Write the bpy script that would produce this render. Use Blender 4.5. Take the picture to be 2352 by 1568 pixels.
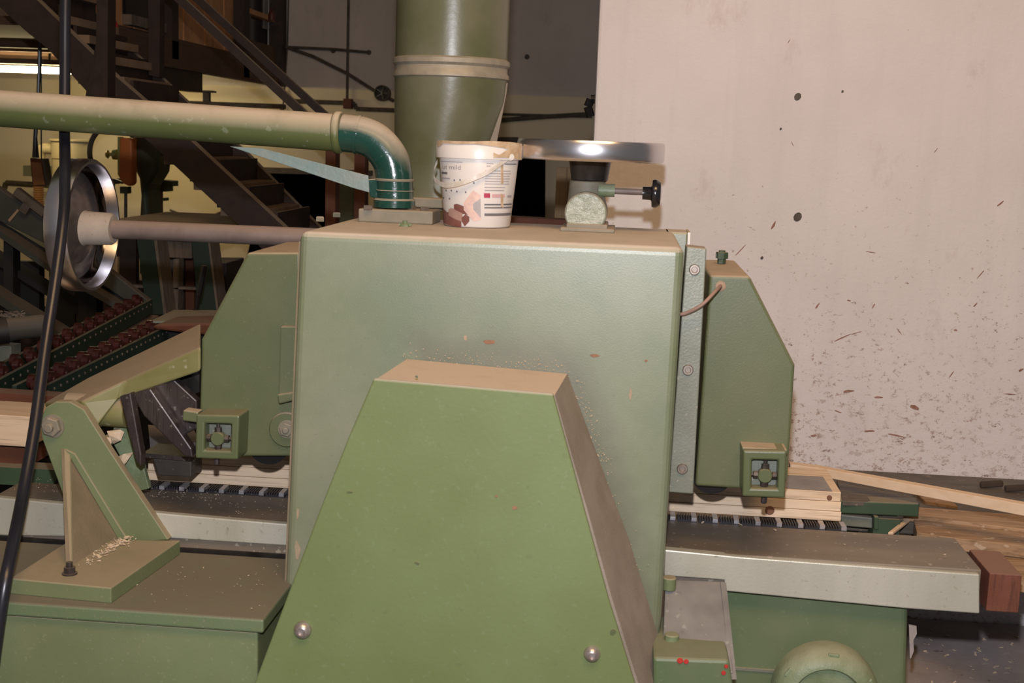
import bpy, bmesh, math, random
from mathutils import Vector, Matrix
random.seed(7)
D = bpy.data
COL = bpy.context.scene.collection
for o in list(D.objects): D.objects.remove(o)

# ------------------------------------------------------------------ camera
F = 2900.0; CX, CY = 1176.0, 784.0
RHO = 0.036; TH = math.atan(455/F); PSI = math.atan(248/F*math.cos(TH))
EYE = Vector((0, 0, 1.55))
f0 = Vector((-math.sin(PSI), math.cos(PSI), 0)); r0 = Vector((math.cos(PSI), math.sin(PSI), 0))
FW = math.cos(TH)*f0 - math.sin(TH)*Vector((0, 0, 1))
u0 = math.sin(TH)*f0 + math.cos(TH)*Vector((0, 0, 1))
RT = math.cos(RHO)*r0 + math.sin(RHO)*u0
UP = -math.sin(RHO)*r0 + math.cos(RHO)*u0
cam = D.cameras.new('camera'); camo = D.objects.new('camera', cam); COL.objects.link(camo)
cam.sensor_width = 22.3; cam.lens = 22.3*F/2352; cam.clip_start = 0.05; cam.clip_end = 60
m = Matrix((RT, UP, -FW)).transposed().to_4x4(); m.translation = EYE
camo.matrix_world = m
cam.dof.use_dof = True; cam.dof.focus_distance = 3.3; cam.dof.aperture_fstop = 5.0
SC = bpy.context.scene
SC.camera = camo

# ------------------------------------------------------------------ world, flash, exposure
w = D.worlds.new('world'); SC.world = w; w.use_nodes = True
bgn = w.node_tree.nodes['Background']; bgn.inputs[0].default_value = (1.0, .95, .95, 1); bgn.inputs[1].default_value = 0.11
SC.view_settings.view_transform = 'Standard'; SC.view_settings.look = 'None'
SC.view_settings.gamma = 1; SC.view_settings.exposure = 0.0
SC.view_settings.use_curve_mapping = False
fl = D.lights.new('camera_flash', 'POINT'); fl.energy = 215; fl.shadow_soft_size = 0.02; fl.color = (.93, .93, 1.0)
flo = D.objects.new('camera_flash', fl); COL.objects.link(flo)
flo.location = EYE + UP*0.20 + RT*0.0 + FW*0.03
# daylight / hall light that comes from behind and above the photographer
hl = D.lights.new('hall_light', 'AREA'); hl.shape = 'RECTANGLE'; hl.size = 2.5; hl.size_y = 1.0; hl.energy = 88; hl.color = (1.0, .62, .29)
hlo = D.objects.new('hall_light', hl); COL.objects.link(hlo); hlo.location = (0.4, 0.3, 3.9); hlo.rotation_euler = (math.radians(32), 0, 0)

# ------------------------------------------------------------------ projection helpers (a pixel on a real plane -> a point)
def ray(px, py):
    return FW + RT*((px-CX)/F) + UP*(-(py-CY)/F)
def P(px, py, Y):
    d = ray(px, py); return EYE + d*(Y/d.y)
def PZ(px, py, Z):
    d = ray(px, py); return EYE + d*((Z-EYE.z)/d.z)
def PX(px, py, X):
    d = ray(px, py); return EYE + d*((X-EYE.x)/d.x)

# ------------------------------------------------------------------ object helpers
ORG = {}
def mk(name, verts, faces, mat, parent=None, smooth=False, origin=None, bevel=0, seg=2, mats=None, fmat=None):
    vs = [Vector(v) for v in verts]
    if origin is None:
        if parent is not None:
            lo = Vector([min(v[i] for v in vs) for i in range(3)]); hi = Vector([max(v[i] for v in vs) for i in range(3)])
            origin = (lo+hi)/2
        else:
            lo = Vector([min(v[i] for v in vs) for i in range(3)]); hi = Vector([max(v[i] for v in vs) for i in range(3)])
            origin = Vector(((lo.x+hi.x)/2, (lo.y+hi.y)/2, lo.z))
    me = D.meshes.new(name)
    me.from_pydata([v-origin for v in vs], [], faces)
    bm = bmesh.new(); bm.from_mesh(me); bmesh.ops.recalc_face_normals(bm, faces=bm.faces); bm.to_mesh(me); bm.free()
    for mm in (mats or [mat]): me.materials.append(mm)
    if fmat:
        for i, p in enumerate(me.polygons): p.material_index = fmat[i] if i < len(fmat) else 0
    if smooth:
        for p in me.polygons: p.use_smooth = True
    o = D.objects.new(name, me); COL.objects.link(o)
    po = Vector((0, 0, 0))
    if parent is not None:
        o.parent = parent; po = ORG[parent.name]
    o.location = origin-po; ORG[o.name] = origin
    if bevel:
        b = o.modifiers.new('bevel', 'BEVEL'); b.width = bevel; b.segments = seg; b.limit_method = 'ANGLE'; b.angle_limit = math.radians(30)
    return o
def autosmooth(o, ang=35):
    me = o.data; bm = bmesh.new(); bm.from_mesh(me)
    for f in bm.faces: f.smooth = True
    for e in bm.edges:
        if len(e.link_faces) == 2 and e.calc_face_angle(0) > math.radians(ang): e.smooth = False
    bm.to_mesh(me); bm.free(); return o
def thing(name, label, cat, loc, group=None):
    o = D.objects.new(name, None); COL.objects.link(o); o.empty_display_size = .05
    o.location = loc; ORG[o.name] = Vector(loc)
    o['label'] = label; o['category'] = cat
    if group: o['group'] = group
    return o
def tag(o, label, cat, group=None):
    o['label'] = label; o['category'] = cat
    if group: o['group'] = group
    return o
def struct(o):
    o['kind'] = 'structure'; return o
def lab(o, label):
    o['label'] = label; return o
# geometry makers return (verts, faces)
def g_box(x0, x1, y0, y1, z0, z1):
    v = [(x, y, z) for x in (x0, x1) for y in (y0, y1) for z in (z0, z1)]
    f = [(0, 1, 3, 2), (4, 6, 7, 5), (0, 4, 5, 1), (2, 3, 7, 6), (0, 2, 6, 4), (1, 5, 7, 3)]
    return v, f
def g_hex(a, b):           # two corresponding polygons joined
    n = len(a); v = list(a)+list(b)
    f = [tuple(range(n)), tuple(range(2*n-1, n-1, -1))]+[(i, (i+1) % n, n+(i+1) % n, n+i) for i in range(n)]
    return v, f
def g_prism(px, Y0, Y1):   # outline measured on plane Y0, real thickness to Y1
    a = [P(x, y, Y0) for x, y in px]; b = [Vector((p.x, Y1, p.z)) for p in a]
    return g_hex(a, b)
def g_frame(out, inn, Y0, Y1):
    v0, _ = g_prism(out, Y0, Y1); v1, _ = g_prism(inn, Y0, Y1); n = len(out); v = v0+v1; f = []
    for i in range(n):
        j = (i+1) % n
        f += [(i, j, 2*n+j, 2*n+i), (n+i, 3*n+i, 3*n+j, n+j), (i, n+i, n+j, j), (2*n+i, 2*n+j, 3*n+j, 3*n+i)]
    return v, f
def g_join(*gs):
    V = []; Fc = []
    for v, f in gs:
        k = len(V); V += list(v); Fc += [tuple(i+k for i in q) for q in f]
    return V, Fc
def g_sweep(pts, r, n=12, closed=False, caps=True):
    pts = [Vector(p) for p in pts]; rs = r if isinstance(r, (list, tuple)) else [r]*len(pts)
    V = []; Fc = []; N = len(pts)
    up = None
    for i, p in enumerate(pts):
        if closed: t = pts[(i+1) % N]-pts[i-1]
        else: t = pts[min(i+1, N-1)]-pts[max(i-1, 0)]
        t.normalize()
        if up is None:
            up = Vector((0, 0, 1)) if abs(t.z) < .9 else Vector((0, 1, 0))
        s = t.cross(up).normalized(); up = s.cross(t).normalized()
        for k in range(n):
            a = 2*math.pi*k/n; V.append(p+(s*math.cos(a)+up*math.sin(a))*rs[i])
    M = N if closed else N-1
    for i in range(M):
        for k in range(n):
            a = i*n+k; b = i*n+(k+1) % n; j = (i+1) % N
            Fc.append((a, b, j*n+(k+1) % n, j*n+k))
    if caps and not closed:
        Fc.append(tuple(range(n-1, -1, -1))); Fc.append(tuple((N-1)*n+k for k in range(n)))
    return V, Fc
def g_lathe(c, axis, prof, n=32, cap0=True, cap1=True):   # prof: (radius, distance along axis)
    c = Vector(c); ax = Vector(axis).normalized()
    s = ax.orthogonal().normalized(); t = ax.cross(s)
    V = []; Fc = []
    for r, h in prof:
        for k in range(n):
            a = 2*math.pi*k/n; V.append(c+ax*h+(s*math.cos(a)+t*math.sin(a))*r)
    for i in range(len(prof)-1):
        for k in range(n):
            Fc.append((i*n+k, i*n+(k+1) % n, (i+1)*n+(k+1) % n, (i+1)*n+k))
    if cap0: Fc.append(tuple(range(n-1, -1, -1)))
    if cap1: Fc.append(tuple((len(prof)-1)*n+k for k in range(n)))
    return V, Fc
def g_bar(a, b, wd, ht, upv=(0, 0, 1)):   # rectangular bar from a to b; wd sideways, ht along up
    a, b = Vector(a), Vector(b); t = (b-a).normalized(); s = t.cross(Vector(upv)).normalized(); u = s.cross(t)
    q = [(-1, -1), (1, -1), (1, 1), (-1, 1)]
    return g_hex([a+s*i*wd/2+u*j*ht/2 for i, j in q], [b+s*i*wd/2+u*j*ht/2 for i, j in q])
def spline(pts, n=8):
    pts = [Vector(p) for p in pts]; out = []
    for i in range(len(pts)-1):
        p0 = pts[max(i-1, 0)]; p1 = pts[i]; p2 = pts[i+1]; p3 = pts[min(i+2, len(pts)-1)]
        for k in range(n):
            t = k/n
            out.append(.5*((2*p1)+(p2-p0)*t+(2*p0-5*p1+4*p2-p3)*t*t+(3*p1-p0-3*p2+p3)*t**3))
    out.append(pts[-1]); return out
def MK(name, g, mat, parent=None, **k): return mk(name, g[0], g[1], mat, parent, **k)

# ------------------------------------------------------------------ materials
def M(name, c1, c2=None, scale=6, rough=.5, metal=0, dust=0, dustc=(.42, .33, .25), speck=0, speckc=(.6, .5, .4), speckscale=90,
      bump=0.0, bscale=200, stretch=(1, 1, 1), emit=None, coat=0, crough=.12, film=0, spec=.5, grain=None, dlo=.25, dhi=.85):
    mt = D.materials.new(name); mt.use_nodes = True; nt = mt.node_tree; N = nt.nodes; L = nt.links
    b = N['Principled BSDF']; b.inputs['Roughness'].default_value = rough; b.inputs['Metallic'].default_value = metal
    b.inputs['Specular IOR Level'].default_value = spec
    if coat: b.inputs['Coat Weight'].default_value = coat; b.inputs['Coat Roughness'].default_value = crough
    if emit:
        b.inputs['Emission Color'].default_value = (*c1, 1); b.inputs['Emission Strength'].default_value = emit
    c2 = c2 or tuple(x*.82 for x in c1)
    geo = N.new('ShaderNodeNewGeometry')
    mp = N.new('ShaderNodeMapping'); mp.inputs['Scale'].default_value = stretch; L.new(geo.outputs['Position'], mp.inputs['Vector'])
    def noise(sc, det=3, ro=.55, src=mp):
        n = N.new('ShaderNodeTexNoise'); n.inputs['Scale'].default_value = sc; n.inputs['Detail'].default_value = det; n.inputs['Roughness'].default_value = ro
        L.new(src.outputs[0], n.inputs['Vector']); return n.outputs['Fac']
    def rng(src, a, z, o0=0, o1=1):
        r = N.new('ShaderNodeMapRange'); r.inputs[1].default_value = a; r.inputs[2].default_value = z; r.inputs[3].default_value = o0; r.inputs[4].default_value = o1
        L.new(src, r.inputs[0]); return r.outputs[0]
    def mix(f, a, c):
        x = N.new('ShaderNodeMix'); x.data_type = 'RGBA'
        if isinstance(f, float): x.inputs[0].default_value = f
        else: L.new(f, x.inputs[0])
        for s, i in ((a, 6), (c, 7)):
            if isinstance(s, tuple): x.inputs[i].default_value = (*s, 1)
            else: L.new(s, x.inputs[i])
        return x.outputs[2]
    def mul(a, c):
        x = N.new('ShaderNodeMath'); x.operation = 'MULTIPLY'
        for s, i in ((a, 0), (c, 1)):
            if isinstance(s, (int, float)): x.inputs[i].default_value = s
            else: L.new(s, x.inputs[i])
        return x.outputs[0]
    col = mix(rng(noise(scale), .35, .65), c1, c2)
    if grain:
        gm = N.new('ShaderNodeMapping'); gm.inputs['Scale'].default_value = grain; L.new(geo.outputs['Position'], gm.inputs['Vector'])
        col = mix(mul(rng(noise(9, 4, .6, gm), .5, .66), .75), col, tuple(x*.62 for x in c1))
    if film: col = mix(mul(rng(noise(3.1, 5, .6, geo), .4, .7), film), col, dustc)
    if speck:
        col = mix(mul(rng(noise(speckscale, 2, .5, geo), .66, .7), speck), col, speckc)
        col = mix(mul(rng(noise(speckscale*.62, 2, .5, geo), .7, .73), speck), col, tuple(x*.25 for x in speckc))
    rg = None
    if dust:
        sp = N.new('ShaderNodeSeparateXYZ'); L.new(geo.outputs['Normal'], sp.inputs[0])
        k = mul(mul(rng(sp.outputs[2], dlo, dhi), dust), rng(noise(14, 4, .65, geo), .25, .5, .75, 1))
        col = mix(k, col, dustc)
        rg = rng(k, 0, 1, rough, .95); L.new(rg, b.inputs['Roughness'])
        L.new(rng(k, 0, 1, metal, 0), b.inputs['Metallic'])
        if coat: L.new(rng(k, 0, .6, coat, 0), b.inputs['Coat Weight'])
    L.new(col, b.inputs['Base Color'])
    if bump:
        bn = N.new('ShaderNodeBump'); bn.inputs['Strength'].default_value = bump; bn.inputs['Distance'].default_value = .003
        L.new(noise(bscale, 3, .6, geo), bn.inputs['Height']); L.new(bn.outputs[0], b.inputs['Normal'])
    return mt
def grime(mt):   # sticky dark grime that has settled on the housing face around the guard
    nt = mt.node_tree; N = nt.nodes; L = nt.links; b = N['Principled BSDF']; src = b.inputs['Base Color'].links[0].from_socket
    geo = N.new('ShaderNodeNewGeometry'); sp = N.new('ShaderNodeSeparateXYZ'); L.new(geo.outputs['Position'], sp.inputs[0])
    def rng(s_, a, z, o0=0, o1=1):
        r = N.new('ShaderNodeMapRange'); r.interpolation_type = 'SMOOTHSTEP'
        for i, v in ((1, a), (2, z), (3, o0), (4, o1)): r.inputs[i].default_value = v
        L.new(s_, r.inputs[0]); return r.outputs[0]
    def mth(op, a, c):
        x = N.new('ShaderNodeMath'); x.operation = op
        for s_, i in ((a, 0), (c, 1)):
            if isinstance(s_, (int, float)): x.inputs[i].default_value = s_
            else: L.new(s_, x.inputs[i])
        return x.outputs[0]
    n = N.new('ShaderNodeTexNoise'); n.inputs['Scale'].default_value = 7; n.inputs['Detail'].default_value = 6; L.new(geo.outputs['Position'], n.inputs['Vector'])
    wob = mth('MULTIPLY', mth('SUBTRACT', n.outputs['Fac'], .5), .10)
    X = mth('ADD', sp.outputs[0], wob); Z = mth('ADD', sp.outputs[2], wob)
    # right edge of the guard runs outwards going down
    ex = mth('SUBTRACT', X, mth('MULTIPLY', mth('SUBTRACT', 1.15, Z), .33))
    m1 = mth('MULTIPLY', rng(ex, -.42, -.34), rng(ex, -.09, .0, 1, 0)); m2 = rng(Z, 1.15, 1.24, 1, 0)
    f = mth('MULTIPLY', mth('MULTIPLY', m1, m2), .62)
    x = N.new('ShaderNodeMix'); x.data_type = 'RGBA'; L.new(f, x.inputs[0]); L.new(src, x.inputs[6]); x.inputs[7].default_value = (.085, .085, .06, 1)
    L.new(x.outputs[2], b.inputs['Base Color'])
DUST = (.50, .43, .36)
m_house = M('housing_green_paint', (.150, .180, .098), (.130, .165, .096), 2.5, .36, dust=.97, dustc=DUST, speck=.15, speckc=(.34, .32, .24), speckscale=130, bump=.11, bscale=330, film=.2, spec=.5, coat=1, crough=.42)
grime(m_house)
m_guard = M('guard_green_paint', (.128, .165, .058), (.15, .195, .078), 3, .55, dust=.97, dustc=(.43, .385, .33), speck=.12, speckc=(.24, .31, .22), speckscale=95, bump=.12, bscale=100)
m_guardside = M('guard_side_dusty', (.20, .17, .135), (.26, .22, .18), 12, .9, dust=.97, dustc=(.50, .40, .31), bump=.3, bscale=300)
m_hood = M('hood_green_paint', (.082, .100, .040), (.092, .115, .052), 3, .42, dust=.95, dustc=(.40, .31, .22), speck=.12, speckc=(.3, .3, .2), speckscale=120, bump=.09, bscale=260, coat=.3, crough=.35, film=.1)
m_hoodbox = M('bearing_box_green_paint', (.082, .100, .040), (.092, .115, .052), 3, .42, dust=.55, dustc=(.26, .22, .14), bump=.09, bscale=260, coat=.3, crough=.35)
m_base = M('base_green_paint', (.11, .15, .07), (.13, .175, .095), 3, .5, dust=.97, dustc=(.15, .128, .085), speck=.3, speckc=(.3, .25, .18), speckscale=150, bump=.15, bscale=200)
m_foot = M('foot_green_paint', (.125, .158, .072), (.15, .188, .092), 5, .5, dust=.9, dustc=(.30, .24, .155), speck=.15, speckc=(.35, .35, .25), speckscale=130, bump=.08, bscale=260, dlo=.1, dhi=.6, film=.12)
m_cab = M('cabinet_green_paint', (.088, .128, .060), (.10, .145, .070), 3, .5, speck=.12, speckc=(.3, .3, .2), speckscale=120, film=.15, dust=.25)
m_web = M('dusty_web', (.21, .16, .105), (.17, .14, .085), 14, .9, bump=.3)
m_olive = M('olive_dusty_paint', (.16, .15, .04), (.22, .21, .09), 7, .5, dust=.95, dustc=(.30, .235, .165), speck=.5, speckc=(.5, .5, .35), speckscale=30)
m_pipe = M('pipe_green_paint', (.105, .125, .045), (.085, .11, .035), 5, .42, dust=.97, dustc=(.50, .42, .32), speck=.2, speckc=(.4, .45, .38), speckscale=60, bump=.08, dlo=-.15, dhi=.75)
m_elbow = M('dark_green_gloss', (.007, .040, .030), (.011, .055, .042), 6, .22, dust=.95, dustc=(.42, .36, .28), speck=.1, speckc=(.3, .35, .3), bump=.3, bscale=45, coat=.6, dlo=.12, dhi=.6)
m_blue = M('pale_blue_green_strip', (.17, .25, .25), (.22, .26, .24), 14, .42, metal=.15, speck=.4, speckc=(.5, .55, .5), speckscale=40, bump=.25, bscale=60)
m_duct = M('duct_olive_paint', (.085, .09, .038), (.12, .13, .075), 4, .32, dust=.9, film=.6, dustc=(.22, .205, .155), stretch=(1, 1, .25), bump=.15, bscale=30)
m_steel = M('brushed_steel', (.44, .44, .37), (.54, .54, .47), 8, .4, metal=.35, speck=.35, speckc=(.3, .26, .18), speckscale=80, stretch=(1, 1, .2), bump=.12)
m_tabletop = M('worn_table_top', (.20, .165, .125), (.11, .09, .07), 3, .5, metal=.1, speck=.4, speckc=(.5, .45, .36), speckscale=70, stretch=(.5, 2, 1), film=.2, dustc=(.22, .18, .14))
m_rail = M('grey_green_steel_rail', (.175, .185, .145), (.21, .225, .185), 10, .42, metal=.25, speck=.3, bump=.15, dust=.6)
m_chrome = M('polished_chrome', (.80, .78, .80), (.74, .72, .75), 5, .26, metal=1)
m_dishdust = M('dusty_dish_metal', (.045, .037, .033), (.17, .135, .12), 11, .6, metal=.2)
m_chromereflect = M('chrome_dark_reflection', (.16, .14, .14), (.10, .09, .09), 8, .14, metal=1)  # chrome again, with the dark room it mirrors put into its colour
m_hub = M('dusty_cast_hub', (.30, .26, .22), (.36, .31, .26), 25, .85, speck=.3, speckc=(.2, .15, .1))
m_shaft = M('dusty_shaft', (.17, .13, .115), (.22, .17, .15), 20, .55, metal=.3, dust=.8, dustc=(.28, .21, .17))
m_black = M('black_plastic', (.008, .008, .009), (.012, .012, .014), 8, .2, coat=.3)
m_rubber = M('black_cable_rubber', (.010, .010, .014), (.014, .014, .02), 8, .32)
m_blackmetal = M('black_hub_metal', (.025, .022, .02), (.05, .045, .04), 20, .3, metal=.5, dust=.3)
m_boltm = M('dull_bolt_steel', (.22, .17, .14), (.32, .28, .24), 60, .4, metal=.7)
m_darkbolt = M('dark_oiled_bolt', (.045, .035, .03), (.07, .055, .05), 60, .5, metal=.5, dust=.3)
m_darkgreen = M('dark_green_knob', (.03, .05, .025), (.05, .08, .04), 40, .5, dust=.5)
m_cast = M('rough_cast_grey_green', (.36, .38, .31), (.24, .27, .20), 60, .35, bump=1.0, bscale=110, dust=.5)
m_neck = M('dusty_neck_casting', (.17, .16, .115), (.22, .19, .14), 25, .6, dust=.6)
m_fins = M('dark_steel_finger', (.045, .035, .035), (.075, .058, .05), 9, .4, metal=.4, speck=.3, speckc=(.4, .35, .3), grain=(30, 1, 2))
m_shoe = M('dark_steel_shoe', (.05, .042, .035), (.075, .06, .05), 12, .5, metal=.3, speck=.3)
m_chain = M('feed_chain_steel', (.42, .40, .42), (.10, .09, .10), 60, .35, metal=.6, stretch=(1, .3, .3))
m_chaindark = M('feed_chain_dark', (.05, .045, .05), None, 10, .5, metal=.4)
m_chainlight = M('chain_block_light', (.45, .43, .44), (.30, .28, .29), 60, .35, metal=.4)
m_pine = M('fresh_pine', (.66, .49, .33), (.72, .56, .40), 6, .7, stretch=(.3, 6, 6), grain=(.6, 18, 18))
m_pine2 = M('pale_pine_lath', (.62, .45, .30), (.68, .52, .37), 8, .75, stretch=(.5, 5, 5))
m_oldwood = M('weathered_plank', (.26, .16, .085), (.38, .25, .15), 5, .8, stretch=(.7, 5, 5), speck=.6, speckc=(.5, .4, .3), speckscale=30, grain=(.8, 14, 14), bump=.4, bscale=60)
m_redwood = M('red_brown_wood_block', (.12, .035, .018), (.16, .06, .035), 8, .7, dust=.9, dustc=(.21, .12, .085), grain=(14, 14, 1.5), bump=.2)
m_knot = M('wood_knot', (.20, .09, .05), None, 30, .8)
m_bluestain = M('grey_board_stain', (.22, .20, .20), (.28, .26, .25), 20, .8)
m_bench = M('dark_bench_top', (.085, .07, .055), (.12, .10, .08), 6, .6, speck=.5, speckc=(.3, .24, .18), speckscale=40, grain=(.8, 8, 8))
m_benchgreen = M('dark_green_beam', (.03, .06, .03), (.045, .08, .04), 6, .6, dust=.5)
m_stair = M('dark_brown_stair_timber', (.024, .012, .007), (.036, .018, .011), 3, .6, stretch=(2, 2, 2), dust=.9, dustc=(.42, .34, .26), dlo=.2, dhi=.6, grain=(2, 2, 2))
m_tread = M('worn_tread', (.28, .19, .12), (.20, .13, .08), 6, .8)
m_panel = M('brown_wall_board', (.62, .31, .14), (.50, .25, .11), 4, .7, grain=(14, 3, 1))
m_mezz = M('mezzanine_beam_timber', (.12, .062, .034), (.09, .046, .026), 3, .8, dust=.3, grain=(1, .6, 8))
m_darkglass = M('dark_window_glass', (.006, .007, .008), (.009, .01, .012), 4, .15)
m_dark = M('dark_opening_interior', (.0015, .0012, .001), None, 4, 1, spec=0)
m_white = M('white_plastic_bucket', (.74, .70, .66), (.70, .66, .62), 8, .32, dust=.9, dustc=(.45, .33, .2), coat=.2)
m_smear = M('tan_glue_smear', (.42, .29, .17), (.55, .42, .28), 60, .7)
m_handle = M('off_white_handle', (.62, .59, .54), (.52, .47, .40), 60, .4)
m_ink = M('grey_print', (.16, .15, .16), None, 30, .5)
m_ink2 = M('pale_grey_print', (.40, .37, .38), None, 30, .5)
m_pink = M('pale_pink_print', (.66, .40, .42), None, 30, .5)
m_red = M('crimson_print', (.45, .04, .09), None, 30, .5)
m_choc = M('chocolate_print', (.16, .06, .05), (.20, .085, .07), 50, .4)
m_choc2 = M('milk_chocolate_print', (.33, .20, .17), (.37, .23, .19), 50, .4)
m_cream = M('cream_print', (.70, .50, .42), (.55, .40, .38), 60, .4)
m_yellow = M('cream_painted_duct', (.62, .52, .30), (.66, .56, .34), 5, .4)
m_orange = M('orange_painted_guide', (.66, .17, .035), (.72, .2, .045), 10, .5)
m_sawgreen = M('dark_olive_saw_paint', (.045, .050, .022), (.06, .066, .03), 5, .5)
m_leg = M('dark_green_leg', (.012, .028, .018), (.018, .035, .022), 5, .5, dust=.3)
m_rust = M('red_brown_steel', (.10, .03, .012), (.14, .045, .02), 10, .7, dust=.3)
m_roller = M('dark_red_roller', (.035, .010, .008), (.06, .016, .012), 60, .3)
m_conv = M('grey_conveyor_steel', (.032, .033, .026), (.045, .044, .035), 6, .6, dust=.5, dustc=(.18, .14, .11))
m_convdark = M('black_conveyor_steel', (.009, .008, .007), (.014, .012, .010), 6, .6, dust=.25, dustc=(.14, .11, .08))
m_greyroll = M('grey_steel_roller', (.18, .17, .155), (.22, .21, .19), 8, .35, metal=.6, dust=.3)
m_brick = M('old_grey_wood', (.13, .105, .08), (.18, .14, .11), 8, .85, grain=(6, 6, 1))
m_brass = M('brass_fitting', (.42, .30, .08), (.30, .34, .12), 20, .4, metal=.3)
m_conduit = M('grimy_conduit', (.06, .045, .035), (.10, .08, .06), 20, .7)
m_chip = M('pine_shavings', (.62, .50, .36), (.50, .38, .26), 60, .85)
m_darkchip = M('dark_wood_scraps', (.05, .035, .025), None, 40, .9)
m_tube = M('lit_fluorescent_tube', (1.0, .80, .42), None, 4, .5, emit=56)
m_redpaint = M('sign_red', (.42, .03, .02), None, 10, .5)
m_signwhite = M('sign_cream', (.50, .42, .30), None, 10, .5)
m_ribbed = M('orange_ribbed_hose', (.50, .22, .05), (.62, .32, .09), 10, .5)
m_teal = M('teal_motor_paint', (.03, .14, .15), None, 10, .5)
m_knobgreen = M('light_green_casting', (.13, .17, .085), (.20, .25, .15), 22, .45, bump=.3, dust=.5, dustc=(.3, .26, .18))
m_bracket = M('dusty_dark_grey_plate', (.13, .125, .115), (.21, .20, .19), 9, .6, speck=.3, speckc=(.4, .38, .34), speckscale=60)
m_glass = M('pale_pane', (.28, .27, .24), None, 10, .4)

def wall_mat(name, base, alt, dirt, zlow, zhigh, yellow=None):
    mt = D.materials.new(name); mt.use_nodes = True; nt = mt.node_tree; N = nt.nodes; L = nt.links
    b = N['Principled BSDF']; b.inputs['Roughness'].default_value = .9; b.inputs['Specular IOR Level'].default_value = .2
    geo = N.new('ShaderNodeNewGeometry'); sp = N.new('ShaderNodeSeparateXYZ'); L.new(geo.outputs['Position'], sp.inputs[0])
    def noise(sc, det=4, ro=.6, st=(1, 1, 1)):
        mp = N.new('ShaderNodeMapping'); mp.inputs['Scale'].default_value = st; L.new(geo.outputs['Position'], mp.inputs['Vector'])
        n = N.new('ShaderNodeTexNoise'); n.inputs['Scale'].default_value = sc; n.inputs['Detail'].default_value = det; n.inputs['Roughness'].default_value = ro
        L.new(mp.outputs[0], n.inputs['Vector']); return n.outputs['Fac']
    def rng(src, a, z, o0=0, o1=1):
        r = N.new('ShaderNodeMapRange'); r.inputs[1].default_value = a; r.inputs[2].default_value = z; r.inputs[3].default_value = o0; r.inputs[4].default_value = o1
        L.new(src, r.inputs[0]); return r.outputs[0]
    def mth(op, a, c):
        x = N.new('ShaderNodeMath'); x.operation = op
        for s, i in ((a, 0), (c, 1)):
            if isinstance(s, (int, float)): x.inputs[i].default_value = s
            else: L.new(s, x.inputs[i])
        return x.outputs[0]
    def mix(f, a, c):
        x = N.new('ShaderNodeMix'); x.data_type = 'RGBA'; L.new(f, x.inputs[0])
        for s, i in ((a, 6), (c, 7)):
            if isinstance(s, tuple): x.inputs[i].default_value = (*s, 1)
            else: L.new(s, x.inputs[i])
        return x.outputs[2]
    col = mix(rng(noise(2.2, 5), .35, .65), base, alt)
    col = mix(mth('MULTIPLY', rng(noise(5, 4, .6, (3, 3, .25)), .5, .72), .35), col, tuple(x*.82 for x in base))
    # scuffs: dense towards the bottom, sparse above
    h = rng(sp.outputs[2], zlow, zhigh, 1, 0)
    thr = mth('SUBTRACT', noise(75, 6, .8, (.8, 1, 1.1)), mth('SUBTRACT', .675, mth('MULTIPLY', h, .155)))
    patch = rng(noise(3.3, 3), .36, .62, .35, 1)
    col = mix(mth('MULTIPLY', mth('MULTIPLY', rng(thr, 0, .05), patch), .85), col, dirt)
    thr2 = mth('SUBTRACT', noise(16, 6, .8, (1, 1, 2.2)), mth('SUBTRACT', .675, mth('MULTIPLY', h, .085)))
    col = mix(mth('MULTIPLY', rng(thr2, 0, .03), .8), col, tuple(x*.7 for x in dirt))
    sc = mth('SUBTRACT', noise(5, 5, .7, (1.6, 1, .8)), .60)
    col = mix(mth('MULTIPLY', rng(sc, 0, .1), .35), col, tuple(.5*x+.5*y for x, y in zip(dirt, base)))
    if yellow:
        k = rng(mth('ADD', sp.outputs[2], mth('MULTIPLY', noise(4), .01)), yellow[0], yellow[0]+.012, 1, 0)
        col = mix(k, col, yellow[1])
    L.new(col, b.inputs['Base Color'])
    bn = N.new('ShaderNodeBump'); bn.inputs['Strength'].default_value = .35; bn.inputs['Distance'].default_value = .004
    L.new(noise(70, 4, .7), bn.inputs['Height']); L.new(bn.outputs[0], b.inputs['Normal'])
    return mt
m_wallr = wall_mat('pale_pink_plaster', (.655, .615, .615), (.60, .56, .555), (.24, .13, .095), .65, 1.75)
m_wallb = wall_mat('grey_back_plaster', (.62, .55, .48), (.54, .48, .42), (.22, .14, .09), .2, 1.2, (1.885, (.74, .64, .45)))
m_floor = M('dark_dusty_concrete', (.10, .085, .08), (.15, .13, .12), 4, .9, speck=.9, speckc=(.4, .33, .28), speckscale=26, bump=.3, bscale=50)
m_plinth = M('dusty_grey_plinth', (.40, .345, .33), (.27, .235, .225), 5, .9, speck=.9, speckc=(.5, .43, .38), speckscale=40, bump=.3, bscale=50)
m_ceil = M('dim_timber_ceiling', (.10, .07, .05), None, 3, .9)

# ================================================================== SETTING
YB = 9.0
struct(MK('floor', g_box(-6.2, 3.6, -3.0, YB+.2, -.1, 0), m_floor))
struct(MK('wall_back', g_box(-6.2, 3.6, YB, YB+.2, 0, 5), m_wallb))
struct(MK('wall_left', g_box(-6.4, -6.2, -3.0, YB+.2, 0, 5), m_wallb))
wc = P(1363, 320, 3.5).x
wallr = struct(MK('wall_right', g_box(wc, 3.6, 3.5, 3.8, 0, 4.6), m_wallr, bevel=.008))
struct(MK('ceiling', g_box(-6.4, 3.6, 2.8, YB+.2, 5, 5.1), m_ceil))
struct(MK('trim_1', g_box(.30, 3.6, 3.0, 3.5, 0, .27), m_plinth, bevel=.02))
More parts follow.
